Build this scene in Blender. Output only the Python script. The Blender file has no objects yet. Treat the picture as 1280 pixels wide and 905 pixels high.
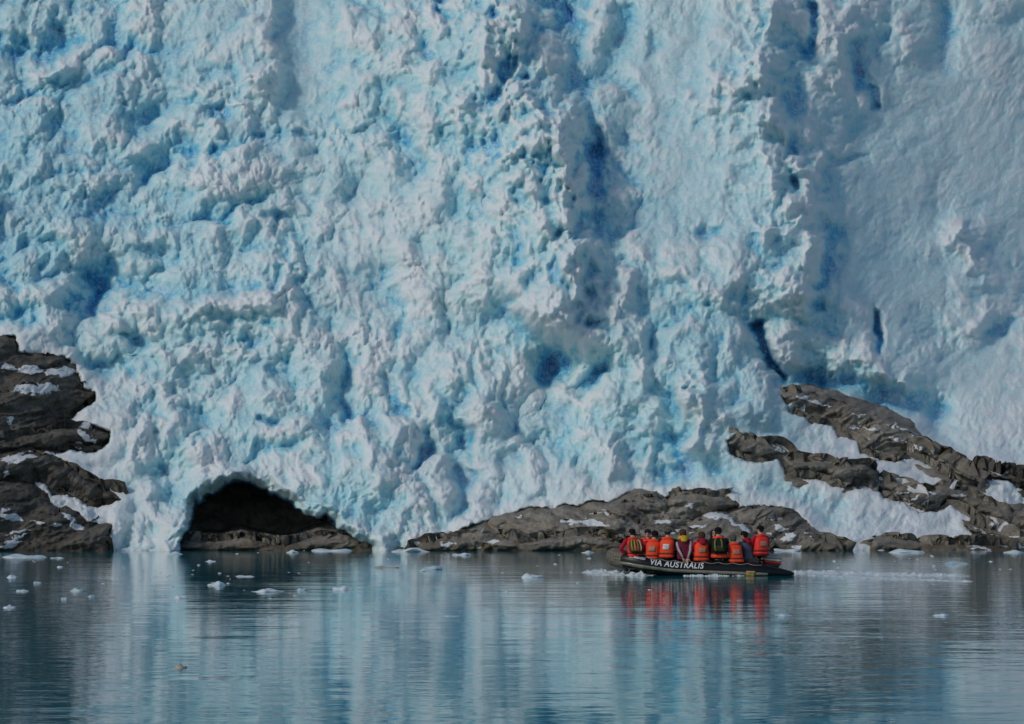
import bpy, bmesh, math, random
import numpy as np
from mathutils import Vector, Matrix

random.seed(7)
RNG = np.random.default_rng(11)
scene = bpy.context.scene
COL = scene.collection

# ------------------------------------------------------------------ survey of the place (metres, X right, Y away, Z up)
EYE = 1.6                      # the eye of somebody sitting in a boat
FOC = 2500.0                   # focal length in units of the 1280 wide photograph
PITCH = math.atan((656.0 - 452.5) / FOC)
SHORE, SLOPE = 127.0, 0.80     # distance of the shore; the ice face recedes 0.8 m per metre of height
CP, SP = math.cos(PITCH), math.sin(PITCH)

def bearing(px, py):
    a = (np.asarray(px, float) - 640.0) / FOC
    b = (452.5 - np.asarray(py, float)) / FOC
    dy = CP - b * SP
    return a / dy, (SP + b * CP) / dy          # x and z per metre of Y

def face_point(U, V, R, lift=None):
    """Point of the ice face with face coordinates (U, V) standing R metres out of the mean slope."""
    bx, bz = bearing(U, V)
    y = (SHORE + SLOPE * EYE) / (1.0 - SLOPE * bz)
    x = bx * y; z = EYE + bz * y
    X = x - R * (x / 130.0); Y = y - R; Z = z - R * 0.2 * np.clip(z, -2, 60) / 44.0
    if lift is not None: Z = Z + lift
    return X, Y, Z

def at(px, py, Y):
    bx, bz = bearing(px, py)
    return float(bx * Y), float(EYE + bz * Y)

def on_water(px, py):
    bx, bz = bearing(px, py)
    Y = -EYE / float(bz)
    return float(bx) * Y, Y

# ------------------------------------------------------------------ noise
TAB = [RNG.random((256, 256)).astype(np.float32) for _ in range(8)]
ANG = [(t * 2 * np.pi) for t in TAB]
COSA = [np.cos(t) for t in ANG]; SINA = [np.sin(t) for t in ANG]

def perlin(x, y, s=0):
    k = s % 8; ox, oy = (s * 37) % 256, (s * 91) % 256
    xi = np.floor(x).astype(np.int32); yi = np.floor(y).astype(np.int32)
    fx = (x - xi).astype(np.float32); fy = (y - yi).astype(np.float32)
    u = fx * fx * fx * (fx * (fx * 6 - 15) + 10); v = fy * fy * fy * (fy * (fy * 6 - 15) + 10)
    def g(i, j):
        a = (xi + i + ox) & 255; b = (yi + j + oy) & 255
        return COSA[k][a, b] * (fx - i) + SINA[k][a, b] * (fy - j)
    n0 = g(0, 0) * (1 - u) + g(1, 0) * u
    n1 = g(0, 1) * (1 - u) + g(1, 1) * u
    return (n0 * (1 - v) + n1 * v) * 1.4

def fbm(x, y, s=0, octv=4, gain=0.5):
    r = 0; a = 1.0; t = 0
    for o in range(octv):
        r = r + a * perlin(x, y, s + o); t += a
        x = x * 2.03 + 5.1; y = y * 2.03 + 1.7; a *= gain
    return r / t

def ridged(x, y, s=0, octv=4):
    r = 0; a = 1.0; t = 0
    for o in range(octv):
        r = r + a * (1 - np.abs(perlin(x, y, s + o)) * 2); t += a
        x = x * 2.1 + 3.3; y = y * 2.1 + 7.7; a *= 0.5
    return r / t

def domes(x, y, s=0, rnd=0.7, up=1.0, down=1.0):
    """Tops of packed blocks: rounded cells of random height meeting in creases. About -1 .. 0.7"""
    ka, kb, kc = s % 8, (s + 3) % 8, (s + 5) % 8
    ox, oy = (s * 53) % 256, (s * 29) % 256
    xi = np.floor(x).astype(np.int32); yi = np.floor(y).astype(np.int32)
    fx = (x - xi).astype(np.float32); fy = (y - yi).astype(np.float32)
    best = np.full(x.shape, -9, np.float32)
    for i in (-1, 0, 1):
        for j in (-1, 0, 1):
            a = (xi + i + ox) & 255; b = (yi + j + oy) & 255
            dx = fx - i - TAB[ka][a, b]; dy = fy - j - TAB[kb][a, b]
            h = TAB[kc][a, b]
            if up != 1.0: dy = np.where(dy < 0, dy * up, dy * down)
            tilt = (h * 7.3 % 1 - 0.5) * dx + (h * 13.7 % 1 - 0.5) * dy
            np.maximum(best, h * rnd - (dx * dx + dy * dy) * 0.95 - 0.25 * np.maximum(np.abs(dx), np.abs(dy)) + 0.7 * tilt, out=best)
    return best

def facets(x, y, s=0):
    """broken blocks: flat tilted tops with sharp edges"""
    ka, kb, kc = s % 8, (s + 3) % 8, (s + 5) % 8
    ox, oy = (s * 53) % 256, (s * 29) % 256
    xi = np.floor(x).astype(np.int32); yi = np.floor(y).astype(np.int32)
    fx = (x - xi).astype(np.float32); fy = (y - yi).astype(np.float32)
    best = np.full(x.shape, -9, np.float32)
    for i in (-1, 0, 1):
        for j in (-1, 0, 1):
            a = (xi + i + ox) & 255; b = (yi + j + oy) & 255
            dx = fx - i - TAB[ka][a, b]; dy = fy - j - TAB[kb][a, b]; h = TAB[kc][a, b]
            an = h * 41.0; c, n = np.cos(an), np.sin(an)
            px = dx * c + dy * n; py = -dx * n + dy * c
            edge = np.maximum(np.maximum(px * 1.1, -px * 0.9), np.maximum(py * 0.8, -py * 1.2))
            v = h * 0.7 + 0.8 * (h * 7.3 % 1 - 0.5) * dx - 0.55 * (h * 13.7 % 1) * dy - np.maximum(0, edge - 0.28) * 2.2
            np.maximum(best, v, out=best)
    return best

def sstep(a, b, x):
    t = np.clip((x - a) / (b - a), 0, 1); return t * t * (3 - 2 * t)

def blur(a, r):
    r = int(max(1, r))
    for ax in (0, 1):
        for _ in range(2):
            p = np.pad(a, [(r + 1, r) if k == ax else (0, 0) for k in (0, 1)], mode='edge')
            c = np.cumsum(p, axis=ax, dtype=np.float64)
            n = a.shape[ax]
            if ax == 0: a = (c[2*r+1:2*r+1+n] - c[:n]) / (2*r+1)
            else: a = (c[:, 2*r+1:2*r+1+n] - c[:, :n]) / (2*r+1)
    return a.astype(np.float32)

def line_dist(U, V, pts):
    """distance to a polyline, the side of it (+ = right) and a fade towards its two ends"""
    D = np.full(U.shape, 1e9); F = 0.0; E = 0.0; C = np.zeros(U.shape); W = 1e-30
    n = len(pts) - 1
    for k in range(n):
        (x0, y0), (x1, y1) = pts[k], pts[k+1]
        ex, ey = x1 - x0, y1 - y0; L2 = ex*ex + ey*ey
        raw = ((U - x0)*ex + (V - y0)*ey) / L2; t = np.clip(raw, 0, 1)
        qx = U - (x0 + t*ex); qy = V - (y0 + t*ey)
        d = np.hypot(qx, qy); 
        cr = ((U - x0)*ey - (V - y0)*ex) / math.sqrt(L2)
        m = (d < D - 1e-3) | ((d < D + 1e-3) & (np.abs(cr) > np.abs(C)))
        C = np.where(m, cr, C); D = np.minimum(D, d)
        w = np.exp(-np.clip(d, 0, 900) / 12.0)
        f = np.ones(U.shape)
        if k == 0: f = f * sstep(0, 1, raw)
        if k == n - 1: f = f * sstep(1, 0, raw)
        if k == 0: E = E + w * np.maximum(0, -raw) * math.sqrt(L2)
        if k == n - 1: E = E + w * np.maximum(0, raw - 1) * math.sqrt(L2)
        F = F + w * f; W = W + w
    return D.astype(np.float32), np.sign(C).astype(np.float32), (F / W * np.exp(-E / W / 9.0)).astype(np.float32)

def poly_dist(U, V, poly):
    """signed distance to a closed outline, positive inside"""
    D = np.full(U.shape, 1e9, np.float32); inside = np.zeros(U.shape, bool)
    n = len(poly)
    for k in range(n):
        x0, y0 = poly[k]; x1, y1 = poly[(k+1) % n]
        ex, ey = x1 - x0, y1 - y0
        t = np.clip(((U - x0)*ex + (V - y0)*ey) / (ex*ex + ey*ey + 1e-9), 0, 1)
        D = np.minimum(D, np.hypot(U - (x0 + t*ex), V - (y0 + t*ey)))
        if y0 != y1:
            c = ((y0 > V) != (y1 > V)) & (U < (x1 - x0) * (V - y0) / (y1 - y0) + x0)
            inside ^= c
    return np.where(inside, D, -D)

# ------------------------------------------------------------------ materials
def mat(name):
    m = bpy.data.materials.new(name); m.use_nodes = True
    nt = m.node_tree; b = nt.nodes['Principled BSDF']
    return m, nt, b

def N(nt, kind, **kw):
    n = nt.nodes.new(kind)
    for k, v in kw.items():
        if k in n.inputs: n.inputs[k].default_value = v
        else: setattr(n, k, v)
    return n

def ramp(nt, fac, stops):
    r = nt.nodes.new('ShaderNodeValToRGB')
    el = r.color_ramp.elements
    while len(el) < len(stops): el.new(0.5)
    for e, (p, c) in zip(el, stops):
        e.position = p; e.color = (*c, 1) if len(c) == 3 else c
    nt.links.new(fac, r.inputs[0]); return r

def mixc(nt, fac, a, b):
    m = nt.nodes.new('ShaderNodeMix'); m.data_type = 'RGBA'
    for sock, v in ((m.inputs[0], fac), (m.inputs[6], a), (m.inputs[7], b)):
        if isinstance(v, bpy.types.NodeSocket): nt.links.new(v, sock)
        else: sock.default_value = v if not isinstance(v, tuple) else ((*v, 1) if len(v) == 3 else v)
    return m.outputs[2]

def math_n(nt, op, a, b=0.0, clamp=False):
    m = nt.nodes.new('ShaderNodeMath'); m.operation = op; m.use_clamp = clamp
    for sock, v in ((m.inputs[0], a), (m.inputs[1], b)):
        if isinstance(v, bpy.types.NodeSocket): nt.links.new(v, sock)
        else: sock.default_value = v
    return m.outputs[0]

def simple(name, col, rough=0.6, spec=0.4, vary=0.25, scale=30.0, bump=0.0, metal=0.0):
    m, nt, b = mat(name)
    tc = N(nt, 'ShaderNodeTexCoord')
    nz = N(nt, 'ShaderNodeTexNoise', Scale=scale, Detail=4.0)
    nt.links.new(tc.outputs['Object'], nz.inputs['Vector'])
    d = tuple(c * (1 - vary) for c in col); l = tuple(min(1, c * (1 + vary)) for c in col)
    r = ramp(nt, nz.outputs[0], [(0.3, d), (0.7, l)])
    nt.links.new(r.outputs[0], b.inputs['Base Color'])
    b.inputs['Roughness'].default_value = rough; b.inputs['Specular IOR Level'].default_value = spec
    b.inputs['Metallic'].default_value = metal
    if bump:
        bp = N(nt, 'ShaderNodeBump', Strength=0.6, Distance=bump)
        nt.links.new(nz.outputs[0], bp.inputs['Height']); nt.links.new(bp.outputs[0], b.inputs['Normal'])
    return m

def make_ice():
    m, nt, b = mat('glacier_ice'); L = nt.links.new
    tc = N(nt, 'ShaderNodeTexCoord'); fr = N(nt, 'ShaderNodeAttribute', attribute_name='fresh_and_shade')
    sn = N(nt, 'ShaderNodeAttribute', attribute_name='firn')
    n1 = N(nt, 'ShaderNodeTexNoise', Scale=0.55, Detail=6.0, Roughness=0.62)
    n2 = N(nt, 'ShaderNodeTexNoise', Scale=2.6, Detail=8.0, Roughness=0.7)
    n3 = N(nt, 'ShaderNodeTexNoise', Scale=0.13, Detail=5.0, Roughness=0.6)
    for n in (n1, n2, n3): L(tc.outputs['Object'], n.inputs['Vector'])
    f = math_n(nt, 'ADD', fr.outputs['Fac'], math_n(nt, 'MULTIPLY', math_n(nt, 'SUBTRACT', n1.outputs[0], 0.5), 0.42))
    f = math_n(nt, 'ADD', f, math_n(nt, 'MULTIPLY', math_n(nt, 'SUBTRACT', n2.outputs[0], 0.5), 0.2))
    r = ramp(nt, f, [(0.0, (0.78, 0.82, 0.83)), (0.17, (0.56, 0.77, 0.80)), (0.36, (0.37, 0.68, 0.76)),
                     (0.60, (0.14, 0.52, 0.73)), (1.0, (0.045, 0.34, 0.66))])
    # crumbs of white snow caught on the clear ice
    n5 = N(nt, 'ShaderNodeTexNoise', Scale=3.4, Detail=7.0, Roughness=0.66); L(tc.outputs['Object'], n5.inputs['Vector'])
    cr = ramp(nt, math_n(nt, 'ADD', n5.outputs[0], math_n(nt, 'MULTIPLY', math_n(nt, 'SUBTRACT', n1.outputs[0], 0.5), 0.5)), [(0.46, (0, 0, 0)), (0.62, (1, 1, 1))])
    white = mixc(nt, math_n(nt, 'MULTIPLY', cr.outputs[0], 0.5), r.outputs[0], (0.80, 0.83, 0.83))
    # wind-packed snow with a little grit
    grit = ramp(nt, n2.outputs[0], [(0.30, (0.56, 0.60, 0.63)), (0.55, (0.74, 0.78, 0.81))])
    firn = math_n(nt, 'ADD', sn.outputs['Fac'], math_n(nt, 'MULTIPLY', math_n(nt, 'SUBTRACT', n1.outputs[0], 0.6), 1.3), True)
    c = mixc(nt, math_n(nt, 'MULTIPLY', firn, 0.65), white, grit.outputs[0])
    dust = ramp(nt, n3.outputs[0], [(0.50, (0, 0, 0)), (0.72, (1, 1, 1))])
    c = mixc(nt, math_n(nt, 'MULTIPLY', dust.outputs[0], 0.12), c, (0.60, 0.59, 0.55))
    L(c, b.inputs['Base Color'])
    b.inputs['Roughness'].default_value = 0.6; b.inputs['Specular IOR Level'].default_value = 0.25
    b.inputs['Subsurface Weight'].default_value = 0.6; b.inputs['Subsurface Radius'].default_value = (0.25, 0.7, 1.0)
    b.inputs['Subsurface Scale'].default_value = 0.36
    v = N(nt, 'ShaderNodeTexVoronoi', Scale=5.0); L(tc.outputs['Object'], v.inputs['Vector'])
    nb = N(nt, 'ShaderNodeTexNoise', Scale=6.5, Detail=6.0, Roughness=0.7); L(tc.outputs['Object'], nb.inputs['Vector'])
    h = math_n(nt, 'SUBTRACT', nb.outputs[0], math_n(nt, 'MULTIPLY', v.outputs['Distance'], 0.35))
    bp = N(nt, 'ShaderNodeBump', Strength=0.6, Distance=0.09)
    L(h, bp.inputs['Height']); L(bp.outputs[0], b.inputs['Normal'])
    return m

def make_rock(name, tone, warm=1.0):
    m, nt, b = mat(name); L = nt.links.new
    tc = N(nt, 'ShaderNodeTexCoord'); geo = N(nt, 'ShaderNodeNewGeometry')
    sn = N(nt, 'ShaderNodeAttribute', attribute_name='snow')
    st = N(nt, 'ShaderNodeAttribute', attribute_name='strata')
    n1 = N(nt, 'ShaderNodeTexNoise', Scale=0.45, Detail=7.0, Roughness=0.62)
    n2 = N(nt, 'ShaderNodeTexNoise', Scale=4.0, Detail=8.0, Roughness=0.7)
    for n in (n1, n2): L(tc.outputs['Object'], n.inputs['Vector'])
    k = tone
    f = math_n(nt, 'ADD', math_n(nt, 'MULTIPLY', n1.outputs[0], 0.55), math_n(nt, 'MULTIPLY', n2.outputs[0], 0.45))
    f = math_n(nt, 'ADD', f, math_n(nt, 'MULTIPLY', st.outputs['Fac'], 0.22))
    r = ramp(nt, f, [(0.30, (0.07*k, 0.063*k, 0.055*k)), (0.47, (0.21*k, 0.192*k, 0.165*k)),
                     (0.58, (0.32*k, 0.29*k, 0.245*k)), (0.74, (0.52*k, 0.49*k, 0.44*k))])
    n4 = N(nt, 'ShaderNodeTexNoise', Scale=0.9, Detail=4.0); L(tc.outputs['Object'], n4.inputs['Vector'])
    rust = ramp(nt, n4.outputs[0], [(0.55, (0, 0, 0)), (0.68, (1, 1, 1))])
    c = mixc(nt, math_n(nt, 'MULTIPLY', rust.outputs[0], 0.55 * warm), r.outputs[0], (0.21*k, 0.165*k, 0.09*k))
    # wet, weedy band along the waterline
    sep = N(nt, 'ShaderNodeSeparateXYZ'); L(geo.outputs['Position'], sep.inputs[0])
    wz = math_n(nt, 'ADD', sep.outputs['Z'], math_n(nt, 'MULTIPLY', n1.outputs[0], -0.9))
    wet = ramp(nt, math_n(nt, 'ADD', wz, 0.5), [(0.18, (1, 1, 1)), (0.62, (0, 0, 0))])
    c = mixc(nt, math_n(nt, 'MULTIPLY', wet.outputs[0], 0.6), c, (0.10*k, 0.072*k, 0.035*k))
    s = math_n(nt, 'ADD', sn.outputs['Fac'], math_n(nt, 'MULTIPLY', math_n(nt, 'SUBTRACT', n2.outputs[0], 0.5), 1.6))
    sm = ramp(nt, s, [(0.44, (0, 0, 0)), (0.56, (1, 1, 1))])
    c = mixc(nt, sm.outputs[0], c, (0.70, 0.72, 0.74))
    L(c, b.inputs['Base Color'])
    b.inputs['Roughness'].default_value = 0.75; b.inputs['Specular IOR Level'].default_value = 0.3
    v = N(nt, 'ShaderNodeTexVoronoi', Scale=1.3, feature='DISTANCE_TO_EDGE'); L(tc.outputs['Object'], v.inputs['Vector'])
    nb = N(nt, 'ShaderNodeTexNoise', Scale=3.0, Detail=9.0, Roughness=0.72); L(tc.outputs['Object'], nb.inputs['Vector'])
    crack = ramp(nt, v.outputs['Distance'], [(0.0, (0, 0, 0)), (0.06, (1, 1, 1))])
    h = math_n(nt, 'ADD', nb.outputs[0], math_n(nt, 'MULTIPLY', crack.outputs[0], 0.05))
    bp = N(nt, 'ShaderNodeBump', Strength=0.7, Distance=0.13)
    L(h, bp.inputs['Height']); L(bp.outputs[0], b.inputs['Normal'])
    return m

def make_water():
    m, nt, b = mat('lake_water'); L = nt.links.new
    geo = N(nt, 'ShaderNodeNewGeometry')
    n0 = N(nt, 'ShaderNodeTexNoise', Scale=0.05, Detail=3.0); L(geo.outputs['Position'], n0.inputs['Vector'])
    c = ramp(nt, n0.outputs[0], [(0.35, (0.003, 0.15, 0.19)), (0.65, (0.006, 0.20, 0.24))])
    L(c.outputs[0], b.inputs['Base Color'])
    b.inputs['Roughness'].default_value = 0.04; b.inputs['Specular Tint'].default_value = (0.84, 0.96, 1.0, 1); b.inputs['IOR'].default_value = 1.34
    def wave(scale, sx, sy, rot, det):
        mp = N(nt, 'ShaderNodeMapping'); mp.inputs['Scale'].default_value = (sx, sy, 1); mp.inputs['Rotation'].default_value = (0, 0, rot)
        L(geo.outputs['Position'], mp.inputs['Vector'])
        n = N(nt, 'ShaderNodeTexNoise', Scale=scale, Detail=det, Roughness=0.55); L(mp.outputs[0], n.inputs['Vector']); return n.outputs[0]
    w1 = wave(0.55, 0.55, 1.0, 0.12, 2.0); w2 = wave(2.0, 0.5, 1.0, -0.2, 3.0); w3 = wave(7.0, 0.6, 1.0, 0.3, 2.0)
    calm = ramp(nt, wave(0.045, 0.5, 1.6, 0.2, 3.0), [(0.38, (0.45, 0.45, 0.45)), (0.62, (1, 1, 1))])
    h = math_n(nt, 'ADD', math_n(nt, 'MULTIPLY', w1, 0.10), math_n(nt, 'MULTIPLY', w2, 0.045))
    h = math_n(nt, 'ADD', h, math_n(nt, 'MULTIPLY', w3, 0.008))
    h = math_n(nt, 'MULTIPLY', h, calm.outputs[0])
    bp = N(nt, 'ShaderNodeBump', Strength=1.0, Distance=0.22)
    L(h, bp.inputs['Height']); L(bp.outputs[0], b.inputs['Normal'])
    return m

M = {}
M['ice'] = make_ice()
M['rock_dark'] = make_rock('rock_dark', 0.42, 0.6)
M['rock'] = make_rock('rock_grey', 0.85, 0.8)
M['rock_warm'] = make_rock('rock_warm', 0.92, 1.5)
M['rock_cave'] = make_rock('rock_cave', 0.85, 0.8)
M['water'] = make_water()
M['floe'] = simple('floe_ice', (0.62, 0.70, 0.73), 0.45, 0.4, 0.10, 3.0, 0.05)
M['floe_dull'] = simple('floe_half_melted', (0.42, 0.55, 0.60), 0.3, 0.5, 0.2, 3.0, 0.05)
M['floe_dirty'] = simple('floe_dirty', (0.42, 0.36, 0.28), 0.5, 0.4, 0.35, 3.0, 0.05)
M['foam'] = simple('foam', (0.64, 0.70, 0.72), 0.7, 0.2, 0.14, 3.0, 0.03)

# ------------------------------------------------------------------ object helpers
def tag(o, label=None, cat=None, group=None, kind=None):
    if label: o['label'] = label
    if cat: o['category'] = cat
    if group: o['group'] = group
    if kind: o['kind'] = kind
    return o

def thing(name, label, cat, loc=(0, 0, 0), rot=(0, 0, 0), group=None):
    e = bpy.data.objects.new(name, None); COL.objects.link(e)
    e.location = loc; e.rotation_euler = rot; e.empty_display_size = 0.2
    return tag(e, label, cat, group)

def link(name, me, material=None, parent=None):
    o = bpy.data.objects.new(name, me); COL.objects.link(o)
    if material is not None:
        for mm in (material if isinstance(material, list) else [material]): me.materials.append(mm)
    if parent is not None: o.parent = parent
    return o

def shade(me, smooth=True):
    me.polygons.foreach_set('use_smooth', np.full(len(me.polygons), smooth)); me.update()

def grid_mesh(name, X, Y, Z, attrs, material, keep=None):
    r, c = X.shape
    me = bpy.data.meshes.new(name)
    co = np.stack([X, Y, Z], -1).reshape(-1, 3).astype(np.float32)
    idx = np.arange(r * c, dtype=np.int32).reshape(r, c)
    q = np.stack([idx[:-1, :-1], idx[:-1, 1:], idx[1:, 1:], idx[1:, :-1]], -1).reshape(-1, 4)
    if keep is not None:
        k = (keep[:-1, :-1] | keep[1:, :-1] | keep[1:, 1:] | keep[:-1, 1:]).reshape(-1)
        q = q[k]
        used = np.unique(q); remap = np.full(r * c, -1, np.int32); remap[used] = np.arange(len(used))
        q = remap[q]; co = co[used]
        attrs = {a: v.reshape(-1)[used] for a, v in attrs.items()}
    n = len(q)
    me.vertices.add(len(co)); me.vertices.foreach_set('co', co.reshape(-1))
    me.loops.add(n * 4); me.loops.foreach_set('vertex_index', q.reshape(-1).astype(np.int32))
    me.polygons.add(n); me.polygons.foreach_set('loop_start', np.arange(0, n * 4, 4, dtype=np.int32))
    me.polygons.foreach_set('loop_total', np.full(n, 4, np.int32))
    for a, v in attrs.items():
        at_ = me.attributes.new(a, 'FLOAT', 'POINT'); at_.data.foreach_set('value', v.reshape(-1).astype(np.float32))
    me.update(calc_edges=True); me.validate(); shade(me)
    return link(name, me, material)

# ------------------------------------------------------------------ rock outcrops: outlines on the face
OUT = {}
OUT['west_top'] = [(-120,430),(-20,428),(4,424),(16,424),(20,434),(22,446),(45,443),(80,446),(92,455),(98,468),(104,486),(118,488),(120,500),(110,507),(96,515),(88,525),(70,531),(50,545),(20,560),(-120,575)]
OUT['west_shelf'] = [(-120,556),(20,548),(66,534),(100,533),(122,536),(138,543),(136,556),(122,566),(104,566),(88,562),(60,572),(30,570),(-120,590)]
OUT['west_slab'] = [(-120,585),(0,572),(36,566),(62,568),(84,580),(106,597),(128,606),(150,624),(138,630),(110,633),(100,622),(84,618),(66,618),(58,606),(44,600),(36,612),(-120,625)]
OUT['west_low'] = [(-120,612),(0,600),(40,606),(58,618),(62,630),(74,640),(84,634),(100,645),(108,655),(140,655),(136,672),(134,702),(-120,702)]
OUT['cave_bed'] = [(205,702),(215,684),(236,674),(268,677),(300,671),(330,677),(356,683),(392,670),(424,664),(446,673),(470,688),(470,702)]
OUT['mid_low'] = [(515,702),(526,680),(560,668),(584,662),(606,653),(632,668),(655,677),(688,668),(720,660),(752,668),(775,678),(800,690),(800,702)]
OUT['mid_main'] = [(596,702),(604,655),(616,646),(640,641),(664,634),(692,636),(704,630),(722,634),(742,626),(762,630),(782,618),(800,612),(822,618),(834,630),(832,650),(812,660),(800,680),(800,702)]
OUT['boat_back'] = [(770,702),(788,666),(808,656),(828,632),(842,616),(884,613),(908,622),(924,632),(916,644),(890,652),(868,672),(850,702)]
OUT['boat_dome'] = [(780,702),(800,668),(832,664),(860,660),(884,644),(898,641),(918,648),(936,662),(950,680),(960,702)]
OUT['boat_east'] = [(900,702),(905,660),(910,640),(926,634),(944,632),(972,634),(992,638),(1006,652),(1022,668),(1050,680),(1062,702)]
OUT['east_top'] = [(978,494),(990,488),(1006,486),(1034,492),(1074,504),(1108,516),(1138,532),(1150,552),(1172,566),(1190,580),(1212,598),(1232,606),(1206,602),(1186,592),(1156,578),(1140,572),(1120,578),(1100,574),(1076,566),(1072,550),(1056,544),(1048,546),(1040,532),(1016,528),(996,520),(986,514),(984,504)]
OUT['east_mid'] = [(910,552),(920,546),(944,546),(956,552),(982,566),(996,576),(1024,574),(1056,580),(1082,580),(1095,592),(1092,606),(1066,606),(1042,608),(1028,600),(1012,598),(984,592),(972,574),(954,580),(928,576),(912,568)]
OUT['east_low'] = [(1092,604),(1110,598),(1134,602),(1140,612),(1160,614),(1176,604),(1200,610),(1226,622),(1260,634),(1300,640),(1400,650),(1400,690),(1300,682),(1276,674),(1252,668),(1228,656),(1206,640),(1188,632),(1172,640),(1148,640),(1130,630),(1104,622)]
OUT['east_rim'] = [(1196,584),(1224,586),(1254,594),(1300,604),(1400,620),(1400,632),(1290,612),(1256,602),(1220,594)]
OUT['east_shore'] = [(1088,702),(1092,676),(1100,671),(1132,674),(1164,680),(1190,682),(1196,674),(1204,681),(1250,686),(1290,690),(1290,702)]
OUT['east_ribs'] = [(1204,654),(1222,660),(1244,666),(1270,678),(1262,684),(1240,676),(1218,668)]
CAVE = [(222,705),(226,676),(234,650),(246,630),(266,613),(290,604),(312,601),(330,606),(346,616),(368,626),(384,640),(404,648),(420,652),(440,668),(462,684),(466,705)]

# ------------------------------------------------------------------ the ice face
def ctrl(U, V, pts, w):
    num = 0; den = 1e-12
    for (x, y, r) in pts:
        g = np.exp(-((U - x)**2 + (V - y)**2) / (2 * w * w)); num = num + g * r; den = den + g
    return num / den

MACRO = [(-250,100,9),(0,0,2.5),(0,200,3.5),(0,400,4.0),(0,600,3.5),(-250,500,9),(150,80,1.0),(150,300,1.2),(150,500,0.5),(150,660,1.8),
         (330,60,1.0),(330,250,0.6),(330,450,1.2),(330,600,1.8),(480,80,0.2),(480,300,0.2),(480,480,1.4),(480,650,2.4),
         (620,50,3.0),(640,250,2.8),(640,420,2.4),(640,600,1.6),(760,60,-1.0),(780,220,-1.8),(780,400,0.2),(780,560,1.6),
         (900,60,0.6),(930,220,0.4),(930,380,1.2),(900,520,2.6),(900,640,2.6),(1050,60,-6.5),(1080,250,-8),(1060,420,-5.5),(1050,520,-2.0),(1060,640,1.5),
         (1200,60,-17),(1200,250,-18),(1200,420,-16.0),(1200,560,-7.5),(1200,660,0.3),(1400,60,-28),(1400,300,-29),(1400,560,-13),(1400,680,0)]

# crest polyline, height, breadth on its left, breadth on its right (breadths in face units)
RIDGES = [
 ([(580,-90),(620,40),(648,100),(676,150),(690,158),(700,200),(712,262),(722,330),(716,400),(690,440)], 4.6, 125, 66),
 ([(676,170),(650,195),(610,228),(560,255)], 0.9, 30, 18),
 ([(600,0),(570,60),(530,120),(520,190)], 1.0, 60, 40),
 ([(985,-60),(964,20),(952,70),(956,112),(972,150),(984,200),(1000,244),(1008,300),(1014,360),(1000,410)], 3.7, 115, 58),
 ([(332,-60),(342,30),(346,90),(330,170)], 1.7, 70, 22),
 ([(150,395),(200,398),(250,388),(300,396),(340,380),(385,350)], 0.7, 10, 26),
 ([(0,100),(60,95),(110,60),(150,20)], 0.8, 20, 26),
 ([(1180,255),(1200,282),(1214,320),(1226,380),(1236,410)], 1.8, 45, 20),
 ([(1010,20),(1040,50),(1060,100),(1090,130)], 0.9, 22, 14),
 ([(1110,-20),(1130,40),(1150,90)], 1.0, 40, 16),
 ([(870,470),(880,500),(872,540),(856,590)], 1.5, 26, 20),
 ([(800,330),(850,345),(900,380),(960,385)], 0.9, 40, 30),
 ([(590,430),(620,500),(610,560)], 0.9, 50, 30),
 ([(430,560),(470,600),(500,660)], 1.0, 40, 50),
 ([(770,420),(800,470),(812,540)], 0.9, 30, 20),
 ([(940,440),(965,500),(960,540)], 0.9, 30, 22),
 ([(540,270),(520,330),(470,350)], 0.7, 30, 30),
 ([(210,250),(300,235),(380,215),(430,190)], 0.8, 20, 40),
 ([(60,210),(160,190),(250,160),(330,170)], 0.7, 24, 34),
 ([(960,400),(1010,420),(1070,432),(1120,462),(1180,540)], 1.2, 40, 30),
]
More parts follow.
